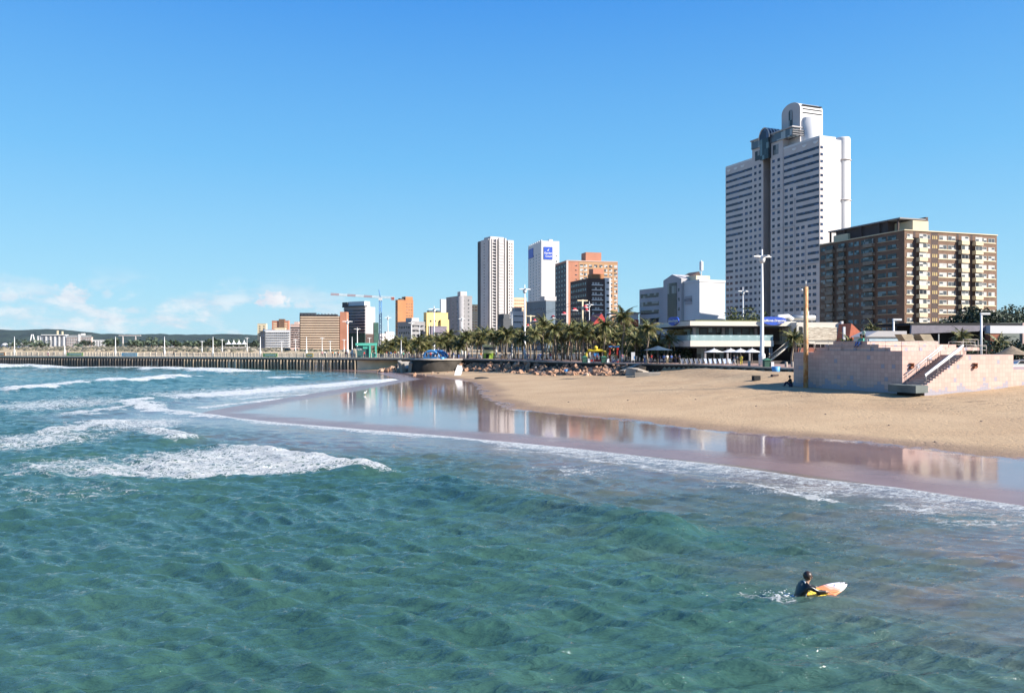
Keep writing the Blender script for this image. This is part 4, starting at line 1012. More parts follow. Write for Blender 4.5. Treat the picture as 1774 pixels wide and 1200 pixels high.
def crown_mesh(seed, nf=19, L=2.9, stiff=1.0, wind=.35):
    r = random.Random(seed); q = MB()
    for i in range(nf):
        az_ = i * 2.399 + r.uniform(-.2, .2); el = math.radians(78 - 112 * (i / nf) ** .9 + r.uniform(-8, 8)); ll = L * r.uniform(.8, 1.15)
        p = Vector((0, 0, 0)); n = 13; d_el = math.radians(74 + r.uniform(-12, 12)) / n / stiff; e_ = el
        pts = [p.copy()]
        for k in range(n):
            a_ = Vector((math.cos(az_) * math.cos(e_) - wind * .10 * k / n, math.sin(az_) * math.cos(e_), math.sin(e_))); p = p + a_ * (ll / n); pts.append(p.copy()); e_ = max(e_ - d_el, -1.45)
        q.tube(pts, [.045 * (1 - .8 * k / n) for k in range(n + 1)], 3)
        for k in range(1, n + 1):
            tg = (pts[k] - pts[k - 1]).normalized(); sd_ = tg.cross(Vector((0, 0, 1)));
            if sd_.length < .05: sd_ = Vector((1, 0, 0))
            sd_.normalize(); up = sd_.cross(tg)
            for h_ in (0, .5):
                base_ = pts[k - 1].lerp(pts[k], h_); f_ = (k + h_) / n; wl = L * .27 * (math.sin(min(1, f_ * 1.15 + .12) * PI) ** .6 + .15)
                for s_ in (-1, 1):
                    droop = r.uniform(.35, .9); tip = base_ + sd_ * s_ * wl * .8 + tg * wl * .55 - Vector((0, 0, 1)) * wl * droop
                    q.add([base_ - tg * .075, base_ + tg * .075, tip], [(0, 1, 2)])
    return q
CR = [crown_mesh(i, 18 + i % 4, 2.7 + .15 * (i % 3), 1.0 + .15 * (i % 2)).mesh('crown', M_FROND) for i in range(6)]
TRK = {}
def palm(px, Y, ytop, lb=None, sc=None, cat='palm tree', dense=0, z=PZ):
    ht = zz(ytop, Y) - z; ht = max(3.5, ht); x, y = at(px, Y); hh = round((ht - 1.6) * 2) / 2
    root = empty('palm_tree', (x, y, z), random.uniform(0, 6.28), lb, cat, 'palms along the promenade')
    key = hh
    if key not in TRK:
        b_ = random.uniform(-.5, .5); TRK[key] = (MB().tube([(b_ * (k / 6) ** 2, .2 * math.sin(k), hh * k / 6 - (.3 if k == 0 else 0)) for k in range(7)], [.24, .19, .165, .155, .15, .15, .2], 8).mesh('trunk', M_TRUNK), b_)
    me, b_ = TRK[key]
    link(bpy.data.objects.new('trunk', me), root)
    c_ = bpy.data.objects.new('crown', random.choice(CR)); link(c_, root, (b_, 0.2 * math.sin(6), hh - .1)); c_.rotation_euler = (random.uniform(-.12, .12), random.uniform(-.12, .12), random.uniform(0, 6)); k_ = sc or random.uniform(.85, 1.1); c_.scale = (k_ * 1.22,) * 3
    return root
PLB = 'fan-crowned promenade palm in the thick row between the pier root and the restaurant'
rp = random.Random(5)
def prom_Y(px):                                    # distance of the promenade edge seen in column px
    X_ = np.array([(q_[0] / q_[1]) for q_ in PROM[2:12]]); Y_ = np.array([q_[1] for q_ in PROM[2:12]])
    return float(np.interp((px - CX) / F, X_[::-1], Y_[::-1]))
tops = [(650, 590), (700, 585), (760, 578), (830, 568), (900, 563), (940, 557), (1040, 560), (1140, 560)]
big = [(1080, 534, 9), (1047, 549, 14), (962, 556, 8), (940, 552, 16), (1122, 552, 6), (1010, 560, 12), (985, 563, 20), (905, 572, 10), (838, 568, 18), (868, 571, 12), (805, 573, 16), (778, 572, 22), (730, 582, 20), (1100, 572, 10), (1138, 580, 14)]
def near_(px):
    for lim, s_ in ((680, 'just right of the teal kiosk'), (705, 'before the orange tower and above the wing walls'), (735, 'left of the blue inflatable'), (775, 'above the blue inflatable'), (800, 'between the blue inflatable and the lime kiosk'), (828, 'below the rounded grey block'), (860, 'beside the lime kiosk below the ribbed tower'), (890, 'below the gap right of the ribbed tower'), (925, 'around the middle lamp mast'), (960, 'below the slate block'), (990, 'below the salmon slab'), (1020, 'left of the yellow play arch'), (1050, 'above the yellow play arch'), (1085, 'above the red play tower')):
        if px < lim: return s_
    return 'between the white board and the restaurant'
special = {1080: 'tallest palm, its crown standing clear above the dark brown hotel edge', 1122: 'tall palm nearest the restaurant terrace, with bent fronds', 1138: 'short palm in front of the shaded restaurant terrace'}
for px, yt, o_ff in big: palm(px, prom_Y(px) + o_ff, yt, special.get(px, 'tall promenade palm ' + near_(px)), sc=1.05)
for i in range(92):
    px = 652 + i * 5.15 + rp.uniform(-4, 4)
    if px > 1125: continue
    o_ff = rp.uniform(7, 42); yt = float(np.interp(px, [a_[0] for a_ in tops], [a_[1] for a_ in tops])) + rp.uniform(-2, 14)
    palm(px, prom_Y(px) + o_ff, yt, 'promenade palm in the thick row ' + near_(px))
palm(1373, 121, 568, 'small palm in front of the timber-clad restaurant wing', sc=.75)
palm(1158, 150, 571, 'palm behind the restaurant terrace railing', sc=.8, z=PZ)
palm(1513, 190, 556, 'short palm at the foot of the shaded side of the brown apartment block', sc=.8)
palm(1476, 118, 578, 'dark drooping palm behind the seated person on the pink deck', sc=.8)
palm(1664, 112, 562, 'thin palm before the long dark roof at the right', sc=.6); palm(1727, 118, 576, 'windblown palm before the red pillar near the right edge', sc=.8)
palm(1384, 128, 572, 'small palm just left of the rusty pole', sc=.5)

# --- broadleaf trees and bushes
def tree(name, lb, px, Y, ybase_z, top_z, rx, m, seed, n=1500, cat='tree', group=None, leaf=.45, ry=None, flat=1.0):
    r = random.Random(seed); x, y = at(px, Y); ht = top_z - ybase_z
    root = empty(name, (x, y, ybase_z), 0, lb, cat, group)
    tq = MB().tube([(0, 0, -.3), (.1, 0, ht * .3), (-.1, .1, ht * .55)], [ht * .04 + .08, ht * .03 + .05, .08], 7)
    lobes = []
    for i in range(12):
        a_ = r.uniform(0, 6.28); d_ = r.uniform(.1, .8); lz = ht * r.uniform(.42, .80) * flat
        c_ = (rx * d_ * math.cos(a_), (ry or rx) * d_ * math.sin(a_), lz); lobes.append((c_, r.uniform(.28, .5)))
        tq.tube([(0, 0, ht * .28), (c_[0] * .5, c_[1] * .5, ht * .45), c_], [.12, .08, .03], 4)
    tq.build('trunk', M_TRUNK, root)
    q = MB()
    for i in range(n):
        c_, s_ = lobes[i % len(lobes)]
        v = Vector((r.gauss(0, 1), r.gauss(0, 1), r.gauss(0, 1))).normalized() * (r.random() ** .4)
        p = Vector((c_[0] + v.x * rx * s_, c_[1] + v.y * (ry or rx) * s_, min(max(c_[2] + v.z * ht * .26, .1), ht)))
        a_ = Vector((r.gauss(0, 1), r.gauss(0, 1), r.gauss(0, .7))).normalized(); b_ = a_.cross(Vector((r.gauss(0, 1), r.gauss(0, 1), r.gauss(0, 1)))).normalized(); l_ = leaf * r.uniform(.6, 1.4)
        q.add([p - a_ * l_, p + b_ * l_ * .5, p + a_ * l_, p - b_ * l_ * .5], [(0, 1, 2, 3)])
    q.build('crown', m, root); return root
tree('dark_tree', 'big very dark rounded tree in front of the brown apartment block', 1692, 175, 3.3, zz(531, 175), 7.5, M_LEAF, 3, 4200, leaf=.38)
tree('dark_tree', 'smaller dark tree left of the big dark one, low before the brick block', 1655, 180, 3.3, zz(546, 180), 4.5, M_LEAF, 4, 2000, leaf=.4)
tree('far_tree', 'grey-green tree at the right edge behind the dark tree', 1755, 230, 3.3, zz(527, 230), 7, M_LEAF3, 5, 2600, leaf=.45)
tree('far_tree', 'grey-green tree peeping between the brown block and the right edge tree', 1731, 250, 3.3, zz(533, 250), 4.5, M_LEAF3, 6, 1600, leaf=.45)
tree('far_tree', 'grey-green tree cut by the right edge of the picture', 1790, 235, 3.3, zz(533, 235), 7, M_LEAF3, 7, 2000, leaf=.45)
tree('olive_tree', 'round olive-green tree rising above the restaurant roof by the tower foot', 1290, 175, 3.3, zz(533, 175), 5.8, M_LEAF2, 8, 3800, leaf=.3)
tree('olive_tree', 'low olive tree beside the round one, behind the blue oval sign', 1312, 180, 3.3, zz(541, 180), 4, M_LEAF2, 9, 1600, leaf=.3)
for (px, Y, yt, rx, m_, lb, s_) in ((1110, 165, 592, 4.0, M_LEAF2, 'leafy green shrub under the palms left of the restaurant', 11), (1092, 172, 588, 4.5, M_LEAF2, 'bright leafy shrub below the tallest palm', 12), (1140, 158, 603, 4, M_LEAF, 'dark shrub beneath the restaurant terrace', 13), (1175, 152, 603, 4, M_LEAF, 'dark shrub under the terrace near the white umbrellas', 14),
                                    (1040, 190, 594, 5, M_LEAF, 'dark bush behind the playground', 15), (975, 205, 596, 6, M_LEAF, 'dark bush behind the middle palms', 16), (1535, 135, 571, 4, M_LEAF, 'dark hedge bush at the foot of the brown block corner', 17), (1500, 150, 574, 4.5, M_LEAF2, 'low olive bush behind the pink deck', 18),
                                    (1740, 125, 583, 4.5, M_LEAF, 'dark bush behind the thatched umbrella', 19), (1690, 118, 586, 3.5, M_LEAF3, 'scrubby bush under the long dark roof', 20), (1765, 110, 596, 4, M_LEAF, 'dark bush at the right edge above the parked cars', 21), (1400, 150, 560, 2.5, M_LEAF2, 'small bush on the flat restaurant roof edge', 22)):
    tree('bush', lb, px, Y, 3.3, zz(yt, Y), rx, m_, s_, 900, cat='bush', leaf=.28)
# distant scrub on the dunes beyond the pier: countless, so one piece of stuff
q = MB(); r_ = random.Random(3)
for i in range(3600):
    Y = r_.uniform(480, 1500); px = r_.uniform(40, 700) if r_.random() < .8 else r_.uniform(-300, 760); x, y = at(px, Y)
    if float(sdist(np.array([x]), np.array([y]), WET)[0]) * SGN < 25 + (Y - 480) * .1: continue
    s_ = r_.uniform(.8, 3.2) * (Y / 800); hgt = s_ * r_.uniform(.5, 1.0)
    q.lathe((x, y, 3.1), [(s_, 0), (s_ * .8, hgt * .6), (.05, hgt)], 5)
tag(q.build('dune_scrub', leafmat('dune_scrub_leaf', (.07, .07, .045), (.20, .17, .12), (.30, .26, .20))), 'low scrub scattered on the sand beyond the pier', 'scrub', kind='stuff')
r_ = random.Random(8)
for i in range(46):
    Y = r_.uniform(1000, 1700); px = r_.uniform(200, 450) if i < 34 else r_.uniform(20, 200)
    tree('distant_tree', 'small dark tree in the distant belt of trees beyond the sand', px, Y, 3.3, 3.3 + r_.uniform(8, 17), r_.uniform(8, 15), M_LEAF3 if i % 3 else M_LEAF, 100 + i, 130, group='trees in the distant belt', leaf=2.2)

# --- rocks
M_ROCK = mat('reddish_rock', (0.42, 0.24, 0.15), .9, .35, .9, bump=.04); M_ROCK2 = mat('pale_rock', (0.50, 0.34, 0.24), .9, .25, .9, bump=.04); M_ROCK3 = mat('dark_rock', (0.13, 0.10, 0.09), .9, .3, .9, bump=.04)
def rock_mesh(seed):
    r = random.Random(seed); bm = bmesh.new()
    for _ in range(13): bm.verts.new(Vector((r.gauss(0, 1), r.gauss(0, 1), r.gauss(0, .75))).normalized() * r.uniform(.75, 1.05))
    bmesh.ops.convex_hull(bm, input=bm.verts); me = bpy.data.meshes.new('boulder'); 
    for v in [v for v in bm.verts if not v.link_faces]: bm.verts.remove(v)
    bm.to_mesh(me); bm.free(); return me
RK = []
for i in range(9):
    me = rock_mesh(i); me.materials.append((M_ROCK, M_ROCK2, M_ROCK, M_ROCK3)[i % 4]); RK.append(me)
r_ = random.Random(2); nrock = 0
PRa = [np.array(q_) for q_ in PROM[4:11]]
def rock(x, y, z, s_, lb, grp):
    o = bpy.data.objects.new('boulder', r_.choice(RK)); link(o, None, (x, y, z)); o.rotation_euler = (r_.uniform(0, 6), r_.uniform(0, 6), r_.uniform(0, 6)); o.scale = (s_, s_ * r_.uniform(.6, 1), s_ * r_.uniform(.5, .9)); tag(o, lb, 'boulder', grp)
RLB = 'angular red-brown boulder in the long rock pile below the seawall'
for i in range(250):
    px = r_.uniform(792, 1088); Ye = prom_Y(px); f_ = r_.random() ** 1.1
    d_ = 1.0 + f_ * (6 + 6 * (1 - abs(px - 940) / 160)) ; Y = Ye - d_; x, y = at(px, Y)
    z = gz(x, y); top = 2.6 - 2.2 * (d_ / 12); zt = max(z, z + (top - z) * r_.uniform(.4, 1.0) * (1 - f_ * .5)); s_ = r_.uniform(.45, 1.15)
    rock(x, y, zt, s_, RLB, 'boulders in the rock pile below the seawall')
q = MB()
for i in range(420):   # rubble core of the pile
    px = r_.uniform(790, 1092); Ye = prom_Y(px); d_ = r_.uniform(.4, 7); Y = Ye - d_; x, y = at(px, Y); s_ = r_.uniform(.3, .8)
    me = r_.choice(RK); k = len(q.v); R_ = Matrix.Rotation(r_.uniform(0, 6), 3, 'Z') @ Matrix.Rotation(r_.uniform(0, 6), 3, 'X'); zc = max(gz(x, y), 0) + max(0, 2.0 - d_ * .28) * r_.random() 
    q.add([R_ @ (v.co * s_) + Vector((x, y, zc)) for v in me.vertices], [tuple(p_.vertices) for p_ in me.polygons])
tag(q.build('rubble', M_ROCK), 'small rubble filling the gaps of the long rock pile', 'rubble', kind='stuff')
for i in range(46):
    px = r_.uniform(655, 706); Y = 205 + r_.uniform(-5, 6); x, y = at(px, Y); f_ = (px - 655) / 51; rock(x, y, gz(x, y) * .5 + r_.uniform(0, 2.0 * f_), r_.uniform(.4, 1.0), 'dark boulder in the small rock heap at the pier root', 'boulders at the pier root')
for i in range(14):
    px = r_.uniform(715, 790); Y = r_.uniform(176, 188); x, y = at(px, Y); rock(x, y, gz(x, y) + .05, r_.uniform(.2, .5), 'loose low rock on the sand before the round dark seawall', 'loose rocks before the round seawall')

# round bastion of the seawall with pale ramp
x0, y0 = at(757, 195)
bs = empty('bastion', (x0, y0, -.5), 0, 'dark rounded seawall bastion jutting onto the beach left of the rocks', 'seawall')
MB().lathe((0, 0, 0), [(6.2, 0), (6.2, 3.7), (.01, 3.72)], 32).build('wall', M_WALL, bs)
MB().lathe((0, 0, 3.73), [(6.5, 0), (6.5, .25), (.01, .26)], 32).build('coping', M_KERB, bs)
MB().extr([(3, 0), (19, 0), (19, 3.3), (9, 3.0)], 'y', -6.2, -3).build('ramp_wall', mat('sloped_brick', (.33, .24, .16), .9, .2, 1), bs)
# broken concrete
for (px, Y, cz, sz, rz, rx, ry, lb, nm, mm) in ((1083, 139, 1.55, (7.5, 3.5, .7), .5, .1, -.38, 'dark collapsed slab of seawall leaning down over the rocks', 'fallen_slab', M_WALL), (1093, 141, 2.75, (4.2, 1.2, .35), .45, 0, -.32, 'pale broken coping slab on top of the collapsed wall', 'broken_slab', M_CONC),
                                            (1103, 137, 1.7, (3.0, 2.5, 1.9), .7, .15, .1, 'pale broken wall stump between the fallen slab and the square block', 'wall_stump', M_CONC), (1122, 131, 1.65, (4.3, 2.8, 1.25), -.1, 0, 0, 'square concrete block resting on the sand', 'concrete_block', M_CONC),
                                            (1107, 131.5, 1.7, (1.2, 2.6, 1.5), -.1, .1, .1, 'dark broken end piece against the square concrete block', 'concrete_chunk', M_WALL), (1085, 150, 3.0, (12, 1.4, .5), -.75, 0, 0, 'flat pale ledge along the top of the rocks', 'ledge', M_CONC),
                                            (696, 196, 1.4, (.9, 3.0, 3.0), .4, .3, -.25, 'left leaning concrete wing wall at the beach ramp', 'wing_wall', M_CONC), (716, 194, 1.6, (.9, 3.0, 3.0), -.4, .3, .3, 'right leaning concrete wing wall at the beach ramp', 'wing_wall', M_CONC), (706, 200, 1.2, (5, 6, 1.6), 0, .3, 0, 'sloping concrete ramp between the two wing walls', 'ramp', M_CONC)):
    x, y = at(px, Y); b0 = MB().cbox((0, 0, 0), sz, 0)
    rr = random.Random(int(px)); b0.v = [(v[0] * rr.uniform(.86, 1.05), v[1] * rr.uniform(.86, 1.05), v[2] * rr.uniform(.8, 1.1)) for v in b0.v]
    o = b0.build(nm, mm, None, (x, y, cz)); o.rotation_euler = (rx, ry, rz); tag(o, lb, nm.replace('_', ' ').split()[-1])

# --- lamp masts
def mast(px, Y, ytop, lb, arms=2, arm=1.6, rad=.22, base=PZ, group='tall lamp masts', armz=.94, name='lamp_mast'):
    x, y = at(px, Y); ht = zz(ytop, Y) - base; root = empty(name, (x, y, base), 0, lb, 'lamp post', group)
    MB().tube([(0, 0, -.2), (0, 0, 1.8), (0, 0, 2.0), (0, 0, ht * .6), (0, 0, ht)], [rad * 1.9, rad * 1.9, rad * 1.15, rad * .9, rad * .45], 10).build('pole', M_WPAINT, root)
    hz = ht * armz
    for k in range(arms if arms > 1 else 0):
        an = PI * 2 * k / arms + (.35 if arms > 2 else 0); c_, s_ = math.cos(an), math.sin(an)
        lm = MB().extr([(rad * .6, hz + .05), (arm * .7, hz + .14), (arm * 1.5, hz + .02), (arm * 1.5, hz - .12), (arm * .7, hz - .12), (rad * .6, hz - .35)][::-1], 'y', -.2, .2).build('lamp_arm', M_WPAINT, root); lm.rotation_euler = (0, 0, an)
    if arms > 1: MB().ball((0, 0, hz - .5), rad * 2.0, (1, 1, 1.2), 8).build('hub', M_WPAINT, root)
    return root
mast(1320, 126, 432, 'tallest white lamp mast with winged arms in front of the restaurant', 4, 1.1, .27)
mast(1287, 215, 497, 'white lamp mast with winged arms rising from behind the restaurant roof', 4, 1.1, .2)
mast(909, 192, 493, 'white lamp mast with winged arms in the middle of the palms', 4, 1.0, .24)
mast(752, 245, 530, 'white lamp mast with crossed arms above the blue inflatable', 4, 1.2, .24)
mast(602, 300, 553, 'white lamp mast with crossed arms left of the green kiosk', 4, 1.3, .26)
mast(619, 480, 567, 'smaller white lamp mast just right of the crossed one by the netted building', 4, 1.4, .3)
mast(672, 330, 546, 'white lamp mast right of the crane', 4, 1.0, .22); mast(713, 420, 556, 'white lamp mast before the grey offices', 4, 1.2, .25)
mast(800, 300, 548, 'white lamp mast before the grey residential block', 4, .9, .2); mast(887, 215, 544, 'thin plain white pole by the ribbed tower', 1, .3, .14)
mast(1021, 240, 522, 'thin white mast with crossed arms before the dark brown hotel', 4, .9, .16); mast(1434, 300, 546, 'small lamp with cross arms above the restaurant wing', 4, 1.2, .2)
for (px, Y, yt, lb) in ((695, 215, 589, 'thin white pole over the wing walls'), (727, 240, 564, 'thin white pole left of the blue inflatable'), (806, 205, 588, 'thin white pole among palm trunks left of the lime kiosk'), (744, 260, 560, 'thin white pole beside the big mast above the inflatable'), (860, 205, 588, 'short white pole right of the lime kiosk')):
    mast(px, Y, yt, lb, 1, .3, .12, group='plain poles on the promenade', name='pole')
for (px, lb) in ((25, 'first pole from the left edge'), (112, 'second pole from the left'), (200, 'third pole from the left'), (285, 'fourth pole from the left'), (369, 'fifth pole from the left'), (451, 'sixth pole from the left'), (531, 'seventh pole from the left'), (610, 'eighth pole from the left, nearest the land')):
    x, y = pier_pt(px, -7.5); o = mast(px, y, 583, 'thin white pole on the pier, ' + lb, 1, .3, .13, base=3.45, group='poles along the pier', armz=.97, name='pier_pole')
for i, px in enumerate((350, 385, 428, 488, 512, 558, 572, 596, 640)):
    mast(px, 420 + 15 * (i % 3), 590 - (i % 3) * 3, 'distant white pole on the beach beyond the pier', 2, .8, .16, group='distant poles beyond the pier', name='distant_pole')
for (px, Y, yt, lb) in ((1548, 112, 555, 'white single-arm street lamp behind the pink deck, left one'), (1700, 104, 545, 'white single-arm street lamp behind the pink deck, right one')):
    x, y = at(px, Y); ht = zz(yt, Y) - 3.3; rt = empty('street_lamp', (x, y, 3.3), 0, lb, 'street lamp', 'street lamps behind the deck')
    MB().tube([(0, 0, -.3), (0, 0, ht)], .13, 8).build('pole', M_WPAINT, rt); MB().box(-.1, -.16, ht - .02, 1.1, .16, ht + .26).build('lamp_head', M_WPAINT, rt)

# --- tower crane
x, y = at(659, 780); rt = empty('tower_crane', (x, y, 3.3), 0, 'blue and white tower crane with a long jib to the left', 'crane')
jz = zz(516, 780) - 3.3; k_ = 780 / F
q = MB()
for sx in (-1, 1):
    for sy in (-1, 1): q.tube([(sx, sy, 0), (sx, sy, jz)], .22, 4)
for i in range(18):
    z_ = jz * i / 18; z2 = jz * (i + 1) / 18; s_ = 1 if i % 2 else -1
    q.tube([(-s_, -1, z_), (s_, -1, z2)], .16, 4); q.tube([(s_, 1, z_), (-s_, 1, z2)], .16, 4)
q.build('mast', mat('crane_blue', (.10, .26, .55), .5), rt)
def jib(name, m, xa, xb, z0, z1):
    q = MB(); n_ = 10
    for i in range(n_):
        a_, b_ = xa + (xb - xa) * i / n_, xa + (xb - xa) * (i + 1) / n_; za, zb = z0 + (z1 - z0) * i / n_, z0 + (z1 - z0) * (i + 1) / n_
        q.tube([(a_, -.7, za), (b_, -.7, zb)], .2, 4); q.tube([(a_, .7, za), (b_, .7, zb)], .2, 4); q.tube([(a_, 0, za + 1.5), (b_, 0, zb + 1.5)], .22, 4); q.tube([(a_, -.7, za), ((a_ + b_) / 2, 0, (za + zb) / 2 + 1.5), (b_, -.7, zb)], .14, 4)
    q.build(name, m, rt)
L_ = -86 * k_
for i in range(6): jib('jib_section', (M_WPAINT, mat('crane_red', (.5, .16, .12), .5))[i % 2], L_ * i / 6, L_ * (i + 1) / 6, jz + (i) * .5, jz + (i + 1) * .5)
jib('counter_jib', M_WPAINT, 0, 24 * k_, jz, jz - .4)
MB().tube([(0, 0, jz), (-1.5, 0, jz + 8)], .4, 4).build('apex', MATS['crane_blue'], rt); MB().box(19 * k_, -1, jz - 2, 24 * k_, 1, jz + .6).build('counterweight', MATS['crane_red'], rt); MB().box(-1.6, -1.4, jz - 2.4, 1.6, 1.4, jz - .2).build('cab', M_WPAINT, rt)
# gantries and far bits
x, y = at(222, 1600); rt = empty('gantry_crane', (x, y, 3.3), 0, 'far pale gantry crane standing over the trees beyond the pier', 'crane'); k_ = 1600 / F
for xx in (-9, 13): MB().box(xx * k_ - .8, -1, 0, xx * k_ + .8, 1, 22 * k_).build('leg', M_WHITE2, rt)
MB().box(-16 * k_, -1.2, 21 * k_, 22 * k_, 1.2, 22.4 * k_).build('beam', M_WHITE2, rt)
x, y = at(56, 2000); rt = empty('ride_frame', (x, y, 3.3), 0, 'far white A-shaped ride frame left of the marina flats', 'ride'); k_ = 2000 / F
for s_ in (-1, 1): MB().tube([(s_ * 7, 0, 6 * k_), (s_ * 1.5, 0, 23 * k_)], 1.3, 6).build('leg', M_WHITE, rt)
MB().box(-10, -2, 0, 10, 2, 6 * k_).build('base', M_CREAM, rt)
# peaked white tent and pavilion
x, y = at(410, 900); rt = empty('peaked_tent', (x, y, 9), 0, 'white tent roof with four pointed peaks beyond the pier', 'tent'); k_ = 900 / F
tq = MB()
for i in range(4):
    cxx = (-14 + i * 9) * k_; tq.lathe((cxx, 0, 0), [(6.4 * k_, 0), (3.4 * k_, 1.6 * k_), (1.2 * k_, 4.2 * k_), (.1, 8 * k_)], 10)
tq.build('canopy', M_WHITE, rt)
for xx in (-18, -5, 5, 16): MB().tube([(xx * k_, -2, -6), (xx * k_, -2, 1)], .3, 5).build('post', M_WHITE, rt)
simple('beach_pavilion', 'low white pavilion under the peaked tent', 391, 394, 430, 602, 850, 6, M_WHITE2, R=(7, 1, 2.2, 2.0, M_DBROWN, .6, .6, 1.5), D=8)
for i, (px, w_, yt) in enumerate(((262, 16, 600), (243, 10, 602), (320, 10, 603), (355, 8, 603), (290, 12, 600))):
    simple('distant_shed', ('low distant white shed among far trees, ' + ('left', 'leftmost', 'third', 'rightmost', 'middle')[i] + ' one of the row'), px, px + .5, px + w_, yt, 1250, 3, M_WHITE2, R=(3, 1, 2, 1.2, G_DARK, .5, 1, 1), D=8)
# ------------------------------------------------------------------ teal kiosk by the pier root
def fbox(root, name, m, *b): return MB().box(*b).build(name, m, root)
M_TEAL = mat('teal_paint', (.10, .50, .38), .6, .08, .5); M_TEALD = mat('dark_teal_panel', (.03, .12, .12), .7, .2, .5)
x, y = at(635, 222); rt = empty('teal_kiosk', (x, y, PZ), .15, 'teal green beach kiosk by the landward end of the pier', 'kiosk')
fbox(rt, 'body', M_TEALD, -2.6, 0, 0, 1.0, 3, 3.1); fbox(rt, 'roof', M_TEAL, -3.0, -.5, 3.3, 2.8, 3.2, 4.0); fbox(rt, 'upper_wall', M_TEAL, -1.0, -.2, 2.4, 1.2, -.02, 3.28)
for xx in (.7, 2.3): fbox(rt, 'pillar', M_TEAL, xx, -.45, 0, xx + .5, .1, 3.28)
fbox(rt, 'counter', M_TEAL, 1.0, .0, .0, 2.2, .3, 1.2); text('SURF', .6, M_WPAINT, rt, (-1.8, -.06, 2.2), (PI / 2, 0, 0))
# lime kiosk
x, y = at(848, 200); rt = empty('lime_kiosk', (x, y, PZ), .1, 'pale yellow and lime green beach kiosk among the palms', 'kiosk'); M_LIME = mat('lime_paint', (.38, .60, .06), .6); M_PYEL = mat('pale_yellow_paint', (.78, .80, .40), .6)
fbox(rt, 'body', M_LIME, -1.4, 0, 0, 1.4, 2.6, 1.35); fbox(rt, 'panel', M_PYEL, -1.5, -.06, 1.4, 1.4, 2.6, 2.15); fbox(rt, 'window', G_TEAL, -1.4, .0, 2.17, 1.4, 2.5, 2.9); fbox(rt, 'roof', M_PYEL, -1.5, -.4, 2.92, 1.7, 2.8, 3.5)
fbox(rt, 'doorway', M_BLACK, -.9, -.05, .1, -.1, -.01, 1.2)
# blue inflatable arches
x, y = at(752, 205); rt = empty('inflatable_slide', (x, y, PZ), 0, 'blue and white inflatable arches on the promenade below a lamp mast', 'inflatable'); M_INF = mat('inflatable_blue', (.05, .22, .50), .5); M_INFL = mat('inflatable_pale', (.55, .72, .85), .4)
for i, (cx_, r_a, m_) in enumerate(((-.6, 2.0, M_INF), (-.1, 1.5, M_INFL), (.5, 2.0, M_INF), (1.0, 1.6, M_INFL), (1.4, 1.9, M_INF))):
    MB().tube([(cx_ + r_a * math.cos(a_) * 1.0, i * .9 - 1.5, r_a * .95 * math.sin(a_)) for a_ in np.linspace(0, PI, 11)], .32, 8).build('arch', m_, rt)
fbox(rt, 'base_cushion', M_INF, -2.6, -1.8, 0, 3.3, 2.8, .4)
# playground: yellow and red inflatable castle
x, y = at(1032, 163); rt = empty('bouncy_castle', (x, y, PZ), 0, 'yellow inflatable play arch among palm trunks', 'inflatable'); M_YEL = mat('toy_yellow', (.80, .58, .04), .5); M_TRED = mat('toy_red', (.65, .04, .03), .5); M_TBLUE = mat('toy_blue', (.05, .25, .60), .5)
MB().tube([(-2.0, 0, 0), (-2.0, 0, 1.6), (-1.6, 0, 2.2), (1.2, 0, 2.2), (2.0, 0, 2.0), (2.0, 0, 0)], .3, 8).build('arch', M_YEL, rt); MB().ball((0, 0, 2.75), .45).build('crest', M_YEL, rt); fbox(rt, 'blue_panel', M_TBLUE, -.5, -.1, 1.1, .6, .2, 1.7); fbox(rt, 'floor', M_TRED, -1.6, -.5, 0, 1.6, 2, .35)
x, y = at(1064, 158); rt = empty('play_tower', (x, y, PZ), 0, 'red playground tower with a slide right of the yellow arch', 'playground tower')
for xx in (-.9, .7): fbox(rt, 'post', M_TRED, xx, -.1, 0, xx + .2, .12, 2.9); fbox(rt, 'post', M_TRED, xx, 1.3, 0, xx + .2, 1.5, 2.9)
fbox(rt, 'platform', M_YEL, -.9, 0, 1.2, .9, 1.4, 1.35); fbox(rt, 'roof', M_TBLUE, -1, -.2, 2.9, 1, 1.6, 3.15); MB().cbox((.3, -1.1, .65), (.6, 2.4, .12), 0, .52).build('slide', mat('slide_orange', (.85, .35, .12), .5), rt)
# bins
def bin_(px, Y, lb):
    x, y = at(px, Y); rt = empty('litter_bin', (x, y, PZ), .1, lb, 'bin', 'green litter bins on the promenade'); G_ = mat('bin_green', (.02, .09, .06), .6, .2, 1)
    fbox(rt, 'body', G_, -.45, -.4, 0, .45, .4, 1.0); MB().extr([(-.6, 1.0), (0, 1.32), (.6, 1.0)], 'y', -.5, .5).build('lid', mat('lid_green', (.06, .25, .16), .6), rt); fbox(rt, 'white_box', M_WPAINT, .5, -.5, 0, .95, -.05, .75)
bin_(1013, 150.5, 'green litter bin left of the yellow play arch'); bin_(1046, 149.5, 'green litter bin between the play arch and the red tower'); bin_(1328, 119, 'green litter bin at the foot of the tallest lamp mast')
# white sign board
x, y = at(1097, 146); rt = empty('sign_board', (x, y, PZ), 0, 'tall white information board on two legs at the promenade edge', 'sign'); fbox(rt, 'panel', M_WPAINT, -.36, -.04, .55, .30, .04, 2.0); fbox(rt, 'blue_strip', M_TBLUE, .12, -.055, .75, .28, -.042, 1.3)
for xx in (-.3, .2): fbox(rt, 'leg', M_METAL, xx, -.03, 0, xx + .06, .03, .55)
